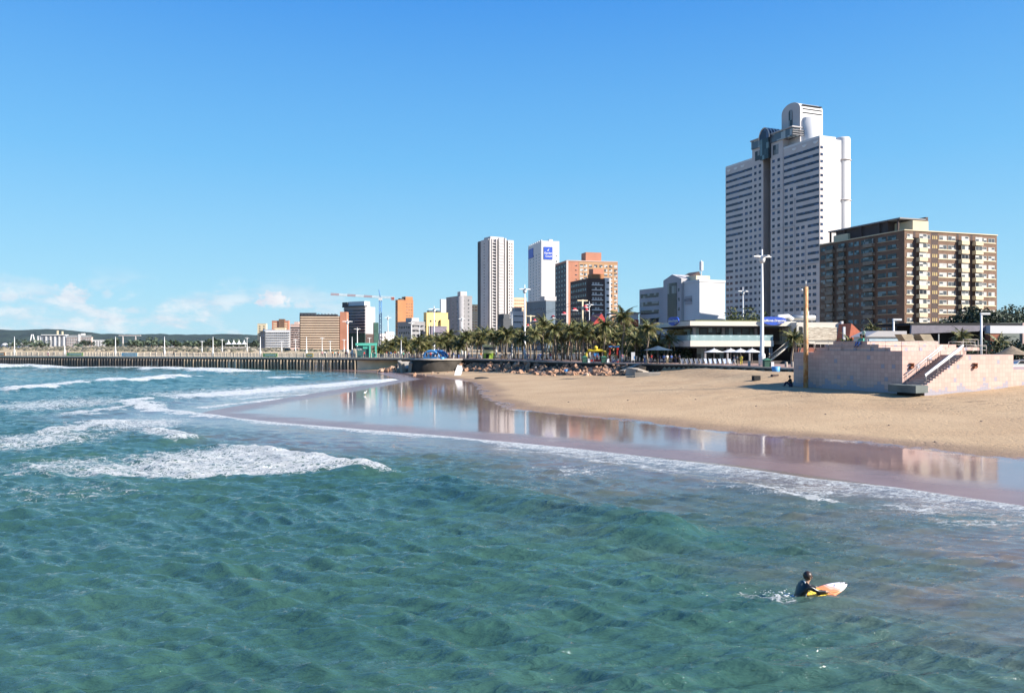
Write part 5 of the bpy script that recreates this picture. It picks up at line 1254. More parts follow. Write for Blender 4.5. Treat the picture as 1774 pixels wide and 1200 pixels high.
# white board leaning on the rocks (upturned dinghy)
x, y = at(797, 168); z0_ = gz(x, y); o = MB().extr([(-.2, 0), (1.2, .05), (1.6, 1.2), (1.5, 2.1), (.6, 2.3), (.1, 1.1)], 'y', 0, .35).build('white_sheet', M_WPAINT, None, (x, y, z0_)); o.rotation_euler = (-.35, 0, .2); o.location.x -= 1; tag(o, 'large white panel propped upright on the sand at the left end of the rocks', 'panel')
# tubs, drums and boxes on the sand
def tub(px, py, z, r_, h_, m, lb, nm='blue_tub', lie=False):
    Y = (H - z) * F / (py - HY); x, y = at(px, Y); z = gz(x, y); o = MB().lathe((0, 0, 0), [(r_ * .85, 0), (r_, h_), (r_ * .93, h_), (r_ * .8, .06), (.01, .05)], 14).build(nm, m, None, (x, y, z - .03)); tag(o, lb, 'tub'); return o
M_TUB = mat('tub_blue', (.10, .36, .72), .5)
tub(1344, 650, 2.4, .6, .75, M_TUB, 'blue plastic tub on the sand right of the black crate, below the lamp mast')
tub(1016, 650, .9, .5, .5, M_TUB, 'blue tub lying at the foot of the rock pile')
tub(981, 641, 2.0, .45, .5, M_TUB, 'small blue bucket wedged among the rocks').location.z = 1.7
tub(766, 620, 3.4, .5, .5, M_TUB, 'pale blue drum on the rounded seawall coping').location = (*at(766, 186), 3.5)
x, y = at(1310, 112 * .93); Yb = 103; x, y = at(1310, Yb); o = empty('black_crate', (x, y, gz(x, y)), .2, 'black open crate on the sand left of the blue tub', 'crate'); fbox(o, 'front_wall', M_BLACK, -.4, -.35, 0, .4, -.3, .62); fbox(o, 'back_wall', M_BLACK, -.4, .3, 0, .4, .35, .62); fbox(o, 'side_wall', M_BLACK, -.44, -.35, 0, -.4, .35, .62); fbox(o, 'side_wall', M_BLACK, .4, -.35, 0, .44, .35, .62); fbox(o, 'floor', M_BLACK, -.4, -.3, 0, .4, .3, .05)
x, y = at(1342, 104.5); o = MB().cbox((0, 0, .1), (.9, .5, .25), .3).build('dark_box', M_DBROWN, None, (x, y, gz(x, y))); tag(o, 'low dark box in the shadow under the blue tub', 'box')
x, y = at(835, 152); o = MB().ball((0, 0, 0), 1, (1.5, .6, .3)).build('driftwood_clump', M_BLACK, None, (x, y, gz(x, y))); tag(o, 'dark clump of seaweed lying on the wet sand edge', 'seaweed')
for i, (px, py) in enumerate(((1430, 720), (1205, 690), (1620, 771), (1088, 697), (860, 686), (985, 702), (1540, 745), (1700, 730), (1310, 705), (1180, 668))):
    x, y = gp(px, py, .9); x, y = gp(px, py, gz(x, y)); o = bpy.data.objects.new('pebble', RK[3]); link(o, None, (x, y, gz(x, y) + .02)); o.scale = (.13, .1, .07); tag(o, 'small dark lump of debris on the open sand', 'debris', 'small debris lumps on the sand')

# ------------------------------------------------------------------ restaurant
cx_, cy_ = at(1197, 146); ra = math.radians(10); rs_ = B('restaurant', 'two-storey beach restaurant with a glass-railed terrace and flat overhanging roof', 1140, 1197, 1378, 556, 146, 10, base=3.35)
RW, RD = rs_.W, rs_.D; h = rs_.H; zt = zz(590, 146) - 3.35; zb = zz(600, 146) - 3.35; M_FASC = mat('cream_fascia', (.80, .73, .62), .7, .05, .2)
R_ = rs_.root
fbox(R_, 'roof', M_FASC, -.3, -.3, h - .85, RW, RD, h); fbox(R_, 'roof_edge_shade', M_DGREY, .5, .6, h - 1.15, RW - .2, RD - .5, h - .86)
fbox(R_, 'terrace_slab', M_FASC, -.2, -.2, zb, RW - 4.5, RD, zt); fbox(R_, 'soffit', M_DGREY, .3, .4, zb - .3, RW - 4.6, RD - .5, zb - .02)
fbox(R_, 'upper_wall', M_DBROWN, 3.2, 4.2, zt + .02, RW - .6, RD + 2, h - 1.16); fbox(R_, 'lower_wall', M_DBROWN, 3.0, 4.4, 0, RW - 3, RD, zb - .31)
cs = [(2.6 + 1.7 * i, zt + 1.65) for i in range(int((RW - 6.6) / 1.7))]
rs_.cells('R', cs, 1.5, 2.9, glass('restaurant_glass', (.015, .02, .022), (.20, .26, .26), .3, .06), off=4.2, name='glazing')
for (u_) in (1.8, 7.6, 14.2, RW - 1.0): fbox(R_, 'column', M_GREY if u_ > 2 else M_LGREY, u_, 3.2, zt + .03, u_ + .5, 3.7, h - 1.16)
rs_.cells('R', [(3.8 + 1.9 * i, 1.75) for i in range(6)], 1.6, 2.8, MATS['restaurant_glass'], off=4.4, name='lower_glazing')
M_GL = bpy.data.materials.new('railing_glass'); M_GL.use_nodes = True; _b = M_GL.node_tree.nodes['Principled BSDF']; _b.inputs['Base Color'].default_value = (.45, .62, .62, 1); _b.inputs['Roughness'].default_value = .08; _b.inputs['Alpha'].default_value = .45
fbox(R_, 'glass_railing', M_GL, -.1, -.15, zt + .02, RW - 4.6, -.1, zt + 1.05); fbox(R_, 'glass_railing', M_GL, -.18, -.1, zt + .02, -.12, RD, zt + 1.05)
fbox(R_, 'side_glazing', MATS['restaurant_glass'], 1.9, 4.3, zt + .1, 2.0, RD, h - 1.3)
for i in range(4): fbox(R_, 'lower_column', M_GREY, 3.0 + i * 4.4, .8, 0, 3.35 + i * 4.4, 1.1, zb - .31)
fbox(R_, 'planter', mat('dark_planter', (.10, .08, .07), .9), 7.5, -3.4, 0, RW - 3, -2.7, .55)
# stair on the right
q = MB()
for i in range(16): q.box(RW - 6.3 + i * .34, -1.3, .1 + i * .26, RW - 5.94 + i * .34, .0, .36 + i * .26)
q.build('staircase', M_CONC, R_)
q = MB(); q.tube([(RW - 6.4, -1.35, 1.0), (RW - .9, -1.35, 5.2)], .06, 6); q.tube([(RW - 6.4, -1.35, .0), (RW - .9, -1.35, 4.2)], .13, 6); q.build('stair_rail', M_FASC, R_)
fbox(R_, 'roof_garden', M_LEAF2, 1.5, 1.5, h + .01, RW - 3, RD - 1, h + .28)
# blue oval signs
def oval_sign(parent, c_, rz, sz=1.0):
    rt = bpy.data.objects.new('sign', None); link(rt, parent, c_, rz)
    n = 28; poly = [(2.75 * sz * math.cos(2 * PI * k / n), .84 * sz * math.sin(2 * PI * k / n) * (1 + .12 * math.sin(6 * PI * k / n + .4))) for k in range(n)]
    MB().extr(poly, 'y', -.1, .1).build('sign_panel', M_BLUE, rt)
    text('California Dreaming', .62 * sz, M_WPAINT, rt, (0.0, -.13, -.02), (PI / 2, 0, 0), bold=.018, shear=.25); text('restaurant', .26 * sz, M_WPAINT, rt, (1.3 * sz, -.13, -.5 * sz), (PI / 2, 0, 0), shear=.25)
s1 = oval_sign(R_, (rs_.uR(1337), -.65, h + .15), 0, .93); oval_sign(R_, (-.55, RD * .42, h + .25), -PI / 2, 1.0)
# roof plant
dq = empty('roof_ducts', (*at(1378, 152), zz(557, 152)), .2, 'pale rounded air ducts on the restaurant roof behind the blue sign', 'ducts')
MB().tube([(-4, 0, .3), (-3.5, 0, .9), (-1.5, 0, 1.0), (-.6, 0, .4)], .42, 8).build('duct', M_WPAINT, dq); MB().tube([(-.4, .3, .75), (4.2, .3, .75)], .55, 8).build('duct', M_METAL, dq); fbox(dq, 'fan_box', M_WPAINT, 1.6, -.1, 1.3, 2.8, .8, 2.0)
# restaurant wing with timber cladding
wg = B('restaurant_wing', 'low restaurant wing with slatted timber upper wall and red-brown doors', 1378, 1380, 1460, 558, 147, 8, base=3.35, D=10); h = wg.H; R_ = wg.root
m_ = bpy.data.materials.new('weathered_timber'); m_.use_nodes = True; t_ = NT(m_.node_tree); b_ = m_.node_tree.nodes['Principled BSDF']; tcn = t_.n('ShaderNodeTexCoord')
n_ = t_.noise(t_.mapping(tcn.outputs['Object'], scale=(.6, 1, 5.5)), 1.4, 5, .65); t_.l(t_.mix(t_.smooth(n_, .38, .6), (.30, .24, .18), (.66, .58, .46)), b_.inputs['Base Color']); b_.inputs['Roughness'].default_value = .85; MATS['weathered_timber'] = m_
fbox(R_, 'wall', M_FASC, 0, 0, zb + .4, wg.W, 10, h); fbox(R_, 'timber_cladding', m_, 1.2, -.12, zt + .1, wg.W - .9, -.01, h - .9); fbox(R_, 'end_fin', M_WHITE, wg.W - .55, -.5, zt, wg.W - .15, -.02, h + .2); fbox(R_, 'dark_door', M_BLACK, .5, -.05, zt + .2, 1.1, -.01, h - .8)
fbox(R_, 'ground_floor_wall', M_DBROWN, 0, .5, 0, wg.W, 9.8, zb + .39)
for k in range(4): fbox(R_, 'brick_panel', mat('red_brown_panel', (.42, .13, .08), .8), .5 + k * 2.1, .4, .3, 1.7 + k * 2.1, .49, zb - .2)
wg.finish(); rs_.finish()
# red slanted block
x, y = at(1465, 140); rt = empty('red_slanted_wall', (x, y, 3.35), .15, 'slanted orange-red wall block right of the timber-clad wing', 'building'); MB().extr([(0, 0), (.3, 2.0), (1.1, 7.2), (3.4, 5.2), (4.2, 0)], 'y', 0, 4).build('wall', mat('orange_red_render', (.62, .17, .09), .8), rt); fbox(rt, 'white_frame', M_WHITE, -.6, -.3, 0, -.2, 0, 6.6)
# white umbrellas
UM = None; kU = 0
for (px, Y, lb) in ((1237, 138, 'leftmost open white cafe umbrella before the restaurant'), (1266, 141, 'second white cafe umbrella from the left'), (1283, 138, 'third white cafe umbrella from the left'), (1303, 137, 'rightmost white cafe umbrella, beside the lamp mast')):
    x, y = at(px, Y); rt = empty('umbrella', (x, y, 3.35), 0, lb, 'umbrella', 'white cafe umbrellas')
    MB().lathe((0, 0, 2.15), [(1.75, 0), (1.0, .25), (.02, .62)], 8, smooth=False).build('canopy', M_WPAINT, rt); MB().tube([(0, 0, 0), (0, 0, 3.0)], .05, 6).build('pole', M_METAL, rt)
x, y = at(1140, 141); rt = empty('umbrella', (x, y, 3.35), 0, 'large dark blue umbrella left of the restaurant over the crowd', 'umbrella'); MB().lathe((0, 0, 2.5), [(2.6, 0), (1.4, .3), (.02, .75)], 10, smooth=False).build('canopy', mat('navy_canvas', (.03, .07, .12), .9), rt); MB().tube([(0, 0, 0), (0, 0, 2.6)], .05, 6).build('pole', M_METAL, rt)
x, y = at(1753, 98); rt = empty('thatched_umbrella', (x, y, 3.3), 0, 'brown thatched sunshade near the right edge', 'sunshade'); MB().lathe((0, 0, 2.2), [(1.9, 0), (1.0, .5), (.05, 1.1)], 12).build('thatch', mat('thatch', (.25, .19, .13), .95, .3, 3), rt); MB().tube([(0, 0, 0), (0, 0, 2.4)], .08, 6).build('pole', M_TRUNK, rt)
# terrace tables
tm = None
_ord = 'first second third fourth fifth sixth seventh eighth ninth'.split()
for i in range(9):
    u_ = 1.2 + i * 1.75; rt_ = empty('terrace_table', (rs_.X + u_ * math.cos(ra) - .9 * math.sin(ra), rs_.Y + u_ * math.sin(ra) + .9 * math.cos(ra), 3.35 + zt), ra, _ord[i] + ' white table from the left on the upper restaurant terrace', 'table', 'tables on the restaurant terrace')
    fbox(rt_, 'tabletop', M_WPAINT, -.45, -.35, .72, .45, .35, .78); fbox(rt_, 'pedestal', M_METAL, -.05, -.05, 0, .05, .05, .72); fbox(rt_, 'napkin_stand', M_WPAINT, -.12, -.1, .785, .12, .1, 1.0)
# deck chairs in front
M_FAB = mat('blue_white_canvas', (.45, .52, .66), .9, .3, 6)
for i in range(11):
    px = 1182 + i * 8.2; Y = 135.5 - .12 * i; x, y = at(px, Y); rt_ = empty('deck_chair', (x, y, PZ), .2 + .1 * (i % 3), ('first second third fourth fifth sixth seventh eighth ninth tenth eleventh'.split()[i] + ' deck chair from the left in the row before the restaurant'), 'deck chair', 'deck chairs before the restaurant')
    MB().cbox((0, 0, .55), (.5, .05, .9), 0, -.5).build('sling', M_FAB if i > 4 else mat('dark_canvas', (.10, .12, .17), .9), rt_)
    for s_ in (-.28, .28): MB().tube([(s_, -.4, 0), (s_, .35, 1.05)], .03, 4).build('frame_leg', M_FASC, rt_); MB().tube([(s_, .4, 0), (s_, -.35, .6)], .03, 4).build('frame_leg', M_FASC, rt_)
# bollards and low posts
for i, (px, Y) in enumerate(((1120, 141), (1298, 124), (1362, 118), (1373, 118))):
    x, y = at(px, Y); o = MB().lathe((0, 0, 0), [(.22, 0), (.22, .75), (.01, .8)], 10).build('bollard', M_KERB, None, (x, y, PZ)); tag(o, 'pale concrete bollard at the promenade edge, ' + ('by the white board', 'left of the tallest mast', 'right of the green bin', 'rightmost of all, near the deck')[i], 'bollard')

# cable-car gondolas
for i, (px, py, Y) in enumerate(((977, 540, 260), (995, 533, 262), (996, 533.5, 266), (1014, 528, 262), (1016, 534, 264), (926, 552, 300), (914, 561, 300), (958, 546, 265))):
    x, y = at(px, Y); rt = empty('gondola', (x, y, zz(py, Y)), .3 * i, 'red chairlift gondola hanging above the palms', 'gondola', 'red chairlift gondolas'); MB().ball((0, 0, -.6), .65, (1.2, 1, .9), 8).build('cabin', mat('gondola_red', (.60, .03, .04), .5), rt); fbox(rt, 'white_band', M_WPAINT, -.82, -.68, -.95, .82, .68, -.72)
for (px, Y, yt, lb) in ((1009, 262, 519, 'pale chairlift support tower before the dark brown hotel'), (919, 300, 546, 'pale chairlift support tower before the slate block')):
    x, y = at(px, Y); ht = zz(yt, Y) - 3.3; rt = empty('chairlift_tower', (x, y, 3.3), .3, lb, 'support tower'); MB().tube([(0, 0, 0), (0, 0, ht)], .32, 8).build('pole', M_CREAM, rt); fbox(rt, 'crossbar', M_CREAM, -1.8, -.2, ht - .5, 1.8, .2, ht - .1)
qa = [at(919, 300), at(1009, 262)]; za = [zz(547, 300), zz(520, 262)]
q = MB()
for s_ in (-1.3, 1.3):
    q.tube([(qa[0][0] + s_, qa[0][1], za[0]), ((qa[0][0] + qa[1][0]) / 2 + s_, 281, (za[0] + za[1]) / 2 - .6), (qa[1][0] + s_, qa[1][1], za[1])], .05, 4)
tag(q.build('chairlift_cable', M_DGREY), 'thin dark cables strung between the two chairlift towers', 'cable')

# ------------------------------------------------------------------ pink tiled deck
DX, DY, DAN = 39.2, 80.0, math.atan2(.416, .909)
deck = empty('sun_deck', (DX, DY, 0), DAN, 'big pink tiled beach deck with steps and stairs, in front of the apartment block', 'deck')
m_ = bpy.data.materials.new('pink_tiles'); m_.use_nodes = True; t_ = NT(m_.node_tree); b_ = m_.node_tree.nodes['Principled BSDF']; tcn = t_.n('ShaderNodeTexCoord'); sp_ = t_.n('ShaderNodeSeparateXYZ'); t_.l(tcn.outputs['Object'], sp_.inputs[0])
uu_ = t_.math('ADD', sp_.outputs[0], sp_.outputs[1]); TS = .44
def cellf(s_, o_): return t_.math('FLOOR', t_.math('DIVIDE', t_.math('ADD', s_, o_), TS))
def frac(s_, o_): return t_.math('FRACT', t_.math('DIVIDE', t_.math('ADD', s_, o_), TS))
cu, cv = cellf(uu_, 40.11), cellf(sp_.outputs[2], 40.2); fu, fv = frac(uu_, 40.11), frac(sp_.outputs[2], 40.2)
cb = t_.n('ShaderNodeCombineXYZ'); t_.l(cu, cb.inputs[0]); t_.l(cv, cb.inputs[1]); wn = t_.n('ShaderNodeTexWhiteNoise'); t_.l(cb.outputs[0], wn.inputs['Vector'])
clus = t_.noise(cb.outputs[0], .23, 2, .5)
lim = t_.math('ADD', 2.05, t_.math('MULTIPLY', t_.math('SUBTRACT', clus, .42), 3.4))
low = t_.math('LESS_THAN', sp_.outputs[2], lim); spot = t_.math('GREATER_THAN', wn.outputs['Value'], .975); blue = t_.math('MAXIMUM', low, spot)
tl = t_.mix(t_.smooth(wn.outputs['Value'], 0, .95), (.45, .295, .25), (.52, .35, .295)); tl = t_.mix(blue, tl, (.29, .27, .31))
gr = t_.math('MAXIMUM', t_.math('LESS_THAN', fu, .06), t_.math('LESS_THAN', fv, .06)); tl = t_.mix(t_.math('MULTIPLY', gr, .62), tl, (.24, .18, .16))
st_ = t_.noise(t_.mapping(tcn.outputs['Object'], scale=(1.5, 1.5, .25)), 1.0, 5, .7); tl = t_.mix(t_.smooth(st_, .55, .8, 0, .35), tl, (.30, .20, .155))
t_.l(tl, b_.inputs['Base Color']); b_.inputs['Roughness'].default_value = .45; MATS['pink_tiles'] = m_; M_TILE = m_
DL = 14.8
T1 = 6.05
fbox(deck, 'main_block', M_TILE, 0, 0, .2, 13.39, DL, T1 - .45); fbox(deck, 'low_block', M_TILE, 13.41, 0, .2, 30, 5, 4.08)
fbox(deck, 'main_top', M_TILE, 0, 0, T1 - .449, 9.5, DL - 3.2, T1)
fbox(deck, 'lower_corner', M_TILE, .02, DL - 3.19, T1 - .449, 4, DL, T1 - .22)
fbox(deck, 'front_wing', M_TILE, 5.62, -2.5, .2, 13.4, -.004, 5.65); fbox(deck, 'low_wing', M_TILE, 13.404, -2.5, .2, 30, -.004, 4.1)
# stepped seating tiers
tiers = [(.9, 2.0, T1, 10.8, 12.4, 6.38), (1.3, 3.6, T1, 12.0, 12.0, 6.7), (1.6, 5.2, T1, 12.8, 12.0, 7.05)]
for (xa, ya, za_, xb, yb, zb_) in tiers: fbox(deck, 'seating_tier', M_TILE, xa, ya, T1 - .44, xb - (yb - 12), 14.2, zb_) if False else None
for i in range(3):
    fbox(deck, 'seating_tier', M_TILE, .25 + .05 * i, 1.6 + 1.5 * i, T1 + .001 + .34 * i, 10.9 - .9 * i + (3.0 if i == 0 else 2.2), 11.6 - 1.2 * i, T1 + .34 * (i + 1))
# stairs
q = MB(); ns = 14; run, rise = 5.6 / ns, (5.62 - 2.75) / ns
zig = [(0.02, 2.0)]
for i in range(ns): zig += [(0.02 + i * run, 2.75 + (i + 0) * rise), (0.02 + (i + 1) * run, 2.75 + i * rise)] if i else [(0.02, 2.75), (run, 2.75)]
zig = [(0.02, .3)]
for i in range(ns): zig += [(.02 + i * run, 2.75 + i * rise), (.02 + (i + 1) * run, 2.75 + i * rise)]
zig += [(5.615, 5.62), (5.615, .3)]
MB().extr(zig[::-1], 'y', -2.5, -2.2).build('stair_stringer', M_TILE, deck)
sq = MB()
for i in range(ns): sq.box(.03 + i * run, -2.19, .5, .03 + (i + 1) * run, -.02, 2.79 + i * rise)
sq.build('steps', mat('stair_stone', (.50, .36, .30), .85, .2, 1), deck)
fbox(deck, 'landing_slab', mat('grey_green_concrete', (.15, .17, .16), .9, .2, .6), -1.7, -2.9, 2.0, .015, .25, 2.72)
fbox(deck, 'slab_gap_shade', M_BLACK, -1.0, -2.3, .4, -.1, -.2, 1.99)  # black box stands in for the shaded gap under the slab
for y_ in (-2.3, -.12):
    q = MB(); q.tube([(.3, y_, 3.75), (5.7, y_, 6.6)], .055, 6); q.tube([(.3, y_, 3.45), (5.7, y_, 6.3)], .03, 6); q.build('handrail', M_WPAINT, deck)
    for k in range(4): MB().tube([(.5 + k * 1.65, y_, 2.9 + k * .87), (.5 + k * 1.65, y_, 3.85 + k * .87)], .03, 5).build('handrail_post', M_METAL, deck)
MB().cbox((3.0, -2.42, 5.15), (6.3, .04, .22), 0, 0, -.486).build('handrail_band', M_WPAINT, deck)
# wall lanterns with rust
M_RUST = mat('rusty_iron', (.28, .10, .05), .9, .4, 3)
for (ux, yy) in ((rs := .95, -.0), (7.0, -2.5)):
    q = MB(); q.box(ux, yy - .3, 4.75, ux + .42, yy - .005, 4.83); q.box(ux + .34, yy - .3, 4.35, ux + .42, yy - .005, 4.749); q.box(ux, yy - .28, 4.28, ux + .30, yy - .02, 4.5); q.build('wall_lantern', M_RUST, deck)
# railings on the deck
M_RAIL = mat('rail_steel', (.42, .36, .33), .5, .1, 1, metal=.4)
def railing(pts, z0, hgt, n, close=.0):
    for i in range(len(pts) - 1):
        (xa, ya), (xb, yb) = pts[i], pts[i + 1]
        q = MB(); q.tube([(xa, ya, z0 + hgt), (xb, yb, z0 + hgt)], .035, 5); q.tube([(xa, ya, z0 + hgt * .5), (xb, yb, z0 + hgt * .5)], .02, 5); q.build('rail', M_RAIL, deck)
        L_ = math.hypot(xb - xa, yb - ya); k = max(1, int(L_ / n))
        for j in range(k + 1): MB().tube([(xa + (xb - xa) * j / k, ya + (yb - ya) * j / k, z0 + .0), (xa + (xb - xa) * j / k, ya + (yb - ya) * j / k, z0 + hgt)], .028, 5).build('rail_post', M_RAIL, deck)
railing([(.15, 11.6), (.15, .2), (5.2, .2)], T1, .98, 1.7); railing([(5.75, -2.4), (8.0, -2.4)], 5.65, 1.55, 2.2); railing([(9.4, -.1), (12.6, -.1)], 5.65, .95, 1.6); railing([(8.7, 1.4), (12.9, 1.4)], T1 + .34, .6, 1.9); railing([(13.5, -2.3), (22, -2.3)], 4.1, .9, 2.2)
railing([(.15, 11.8), (.15, 14.6), (4.0, 14.6)], T1 - .22, .95, 1.4)
# the tall rusty pole
x, y = at(1396, 90.5); zg_ = gz(x, y); rt = empty('rusty_pole', (x, y, zg_), 0, 'thick rusty orange pole standing against the shaded deck wall', 'pole'); ht = zz(497, 90.5) - zg_
m_ = bpy.data.materials.new('rust_patched_pole'); m_.use_nodes = True; t_ = NT(m_.node_tree); b_ = m_.node_tree.nodes['Principled BSDF']; tcn = t_.n('ShaderNodeTexCoord'); n_ = t_.noise(t_.mapping(tcn.outputs['Object'], scale=(1.5, 1.5, .5)), 1.6, 5, .7); t_.l(t_.mix(t_.smooth(n_, .4, .6), (.42, .17, .05), (.52, .36, .20)), b_.inputs['Base Color']); b_.inputs['Roughness'].default_value = .7
MB().tube([(0, 0, -.5), (0, 0, ht)], [.27, .25], 16).build('shaft', m_, rt); MB().tube([(0, 0, ht), (0, 0, ht + .7)], .05, 6).build('spike', M_METAL, rt); MB().ball((-.45, 0, ht - .35), .17).build('lamp_globe', M_WPAINT, rt); fbox(rt, 'bracket', M_METAL, -.4, -.03, ht - .15, 0, .03, ht - .09)
# slanted tan shade panels behind the deck
for i, (px, lb) in enumerate(((1575, 'left slanted tan shade panel behind the deck'), (1607, 'right slanted tan shade panel behind the deck'))):
    x, y = at(px, 101); rt = empty('shade_panel', (x, y, 6.2), .15, lb, 'shade panel', 'slanted shade panels'); MB().extr([(-1.1, 1.85), (.4, 1.85), (1.6, .0), (.2, .0)], 'y', 0, 1.4).build('panel', mat('tan_board', (.42, .34, .24), .85, .15, 1), rt)
    for xx in (.4, 1.5): fbox(rt, 'leg', M_DBROWN, xx, .2, -3, xx + .1, .3, .02)
x, y = at(1530, 108); rt = empty('white_hut', (x, y, 3.3), .2, 'small white hut with blue front behind the deck railings', 'hut'); fbox(rt, 'wall', M_WHITE, -2.4, 0, 0, 3.2, 3, 4.5); MB().extr([(-2.8, 4.5), (-1, 5.3), (3.4, 5.3), (3.4, 4.5)], 'y', -.3, 3.2).build('roof', M_LGREY, rt); fbox(rt, 'front', mat('pale_blue_front', (.45, .58, .66), .7), -2.2, -.1, 1, 2.8, -.01, 4.2)
# long dark-roofed shed
x, y = at(1577, 128); rt = empty('long_shed', (x, y, 3.3), .10, 'long low shed with a dark roof and shade-toned fascia at the right', 'building')
fbox(rt, 'roof', M_BLACK, 0, 0, 6.6, 19, 10, 7.0); MB().extr([(-.1, 5.2), (0, 6.58), (12.6, 6.58), (12.6, 5.7)], 'y', -.4, 0).build('fascia', mat('shaded_mauve_fascia', (.24, .215, .25), .7), rt); fbox(rt, 'white_fascia', M_WHITE, 12.7, -1.4, 5.3, 19, -.05, 6.55)  # mauve fascia painted darker so it reads as shaded
for xx in (0.2, 4.6, 9.0): fbox(rt, 'post', M_METAL, xx, -.3, 0, xx + .16, -.15, 5.2)
fbox(rt, 'back_wall', M_BLACK, .2, 4, 0, 19, 4.3, 6.5); fbox(rt, 'brick_pillar', mat('red_brick', (.40, .13, .07), .85, .15, .8), 12.8, -1.3, 0, 14.6, -.1, 5.28)
x, y = at(1770, 135); rt = empty('grey_outbuilding', (x, y, 3.3), .1, 'plain grey block with a pink corner at the right edge', 'building'); fbox(rt, 'wall', mat('sage_render', (.22, .25, .22), .8), -4, 0, 0, 0, 6, 7.2); fbox(rt, 'pink_corner', M_PINK, .02, -.2, 0, 6, 5, 7.2)
# low wall, lawn and kerbs right of the deck
x, y = at(1735, 104); rt = empty('low_rail_fence', (x, y, 3.35), .15, 'steel rail fence on the lawn at the right edge', 'fence')
for z_ in (.5, 1.0): fbox(rt, 'rail', M_METAL, -3, -.03, z_, 8, .03, z_ + .06)
for xx in (-2.5, 0, 2.5, 5, 7.5): fbox(rt, 'post', M_METAL, xx, -.04, 0, xx + .08, .04, 1.05)
q = MB(); q.prism([(50, 96), (110, 80), (115, 92), (52, 104.5)], 3.3, 3.36); tag(q.build('lawn', mat('lawn_green', (.09, .12, .03), .95, .3, 2)), kind='structure')

# parked cars
def car(px, Y, rz, m, lb):
    x, y = at(px, Y); rt = empty('parked_car', (x, y, 3.3), rz, lb, 'car', 'cars parked at the right edge')
    body = [(-2.1, .35), (-2.15, .75), (-1.9, .95), (-1.2, 1.0), (-.7, 1.42), (.8, 1.45), (1.45, 1.0), (2.05, .85), (2.15, .4)]
    MB().extr(body[::-1], 'y', -.82, .82).build('body', m, rt); MB().extr([(-1.05, 1.02), (-.65, 1.37), (.75, 1.4), (1.25, 1.02)][::-1], 'y', -.84, .84).build('window', G_DARK, rt)
    for xx in (-1.35, 1.35):
        for yy in (-.74, .74): w_ = MB().tube([(xx, yy - .1, .33), (xx, yy + .1, .33)], .33, 12).build('wheel', M_BLACK, rt); MB().tube([(xx, yy - .12, .33), (xx, yy + .12, .33)], .18, 8).build('rim', M_METAL, w_)
car(1766, 101, .2, M_WPAINT, 'white parked car beside the thatched sunshade, nearer one'); car(1774, 108, .2, mat('silver_paint', (.5, .52, .55), .3, .05, 1, metal=.6), 'silver parked car behind the white one at the right edge')

# ------------------------------------------------------------------ people
def skinned(name, pts, edges, rad, m, parent=None, sub=2, root=0):
    me = bpy.data.meshes.new(name); me.from_pydata([Vector(p_) for p_ in pts], edges, []); me.update()
    o = bpy.data.objects.new(name, me); COL.objects.link(o)
    sk = o.modifiers.new('s', 'SKIN'); sk.use_smooth_shade = True; sb = o.modifiers.new('u', 'SUBSURF'); sb.levels = sub; sb.render_levels = sub
    for i, v in enumerate(me.skin_vertices[0].data):
        r_ = rad[i]; v.radius = (r_, r_) if not isinstance(r_, tuple) else r_; v.use_root = (i == root)
    bpy.context.view_layer.update()
    me2 = bpy.data.meshes.new_from_object(o.evaluated_get(bpy.context.evaluated_depsgraph_get())); bpy.data.objects.remove(o); me2.name = name
    me2.materials.clear(); me2.materials.append(m)
    for p_ in me2.polygons: p_.use_smooth = True
    return me2
SKINS = [mat('brown_skin', (.20, .10, .06), .6, .1, 3), mat('tan_skin', (.45, .27, .18), .6, .1, 3)]
HAIR = mat('dark_hair', (.02, .015, .012), .7, .3, 8)
def figure(pose):
    """returns joint dict for a 1.72 m adult facing -y"""
    if pose == 'stand': return dict(hip=(0, 0, .92), ch=(0, 0, 1.28), nk=(0, 0, 1.48), hd=(0, -.01, 1.62), tp=(0, 0, 1.72), shL=(-.18, 0, 1.42), elL=(-.25, .02, 1.13), haL=(-.24, -.08, .86), shR=(.18, 0, 1.42), elR=(.25, .02, 1.13), haR=(.24, -.08, .86), hiL=(-.1, 0, .88), knL=(-.11, -.02, .48), anL=(-.11, .02, .08), toL=(-.12, -.14, .04), hiR=(.1, 0, .88), knR=(.11, -.02, .48), anR=(.11, .02, .08), toR=(.12, -.14, .04))
    if pose == 'walk': return dict(hip=(0, 0, .92), ch=(0, -.02, 1.28), nk=(0, -.03, 1.48), hd=(0, -.05, 1.62), tp=(0, -.04, 1.72), shL=(-.18, 0, 1.42), elL=(-.24, .14, 1.16), haL=(-.23, .1, .9), shR=(.18, -.04, 1.42), elR=(.24, -.12, 1.16), haR=(.22, -.28, 1.0), hiL=(-.1, 0, .88), knL=(-.1, -.2, .5), anL=(-.1, -.26, .09), toL=(-.1, -.42, .06), hiR=(.1, 0, .88), knR=(.1, .06, .48), anR=(.1, .3, .14), toR=(.1, .2, .04))
    if pose == 'sit': return dict(hip=(0, 0, .16), ch=(0, -.04, .52), nk=(0, -.08, .72), hd=(0, -.12, .87), tp=(0, -.12, .97), shL=(-.18, -.04, .66), elL=(-.25, -.2, .45), haL=(-.16, -.42, .42), shR=(.18, -.04, .66), elR=(.25, -.2, .45), haR=(.16, -.42, .42), hiL=(-.1, 0, .14), knL=(-.13, -.42, .42), anL=(-.12, -.55, .08), toL=(-.12, -.7, .05), hiR=(.1, 0, .14), knR=(.13, -.42, .42), anR=(.12, -.55, .08), toR=(.12, -.7, .05))
PM = {}
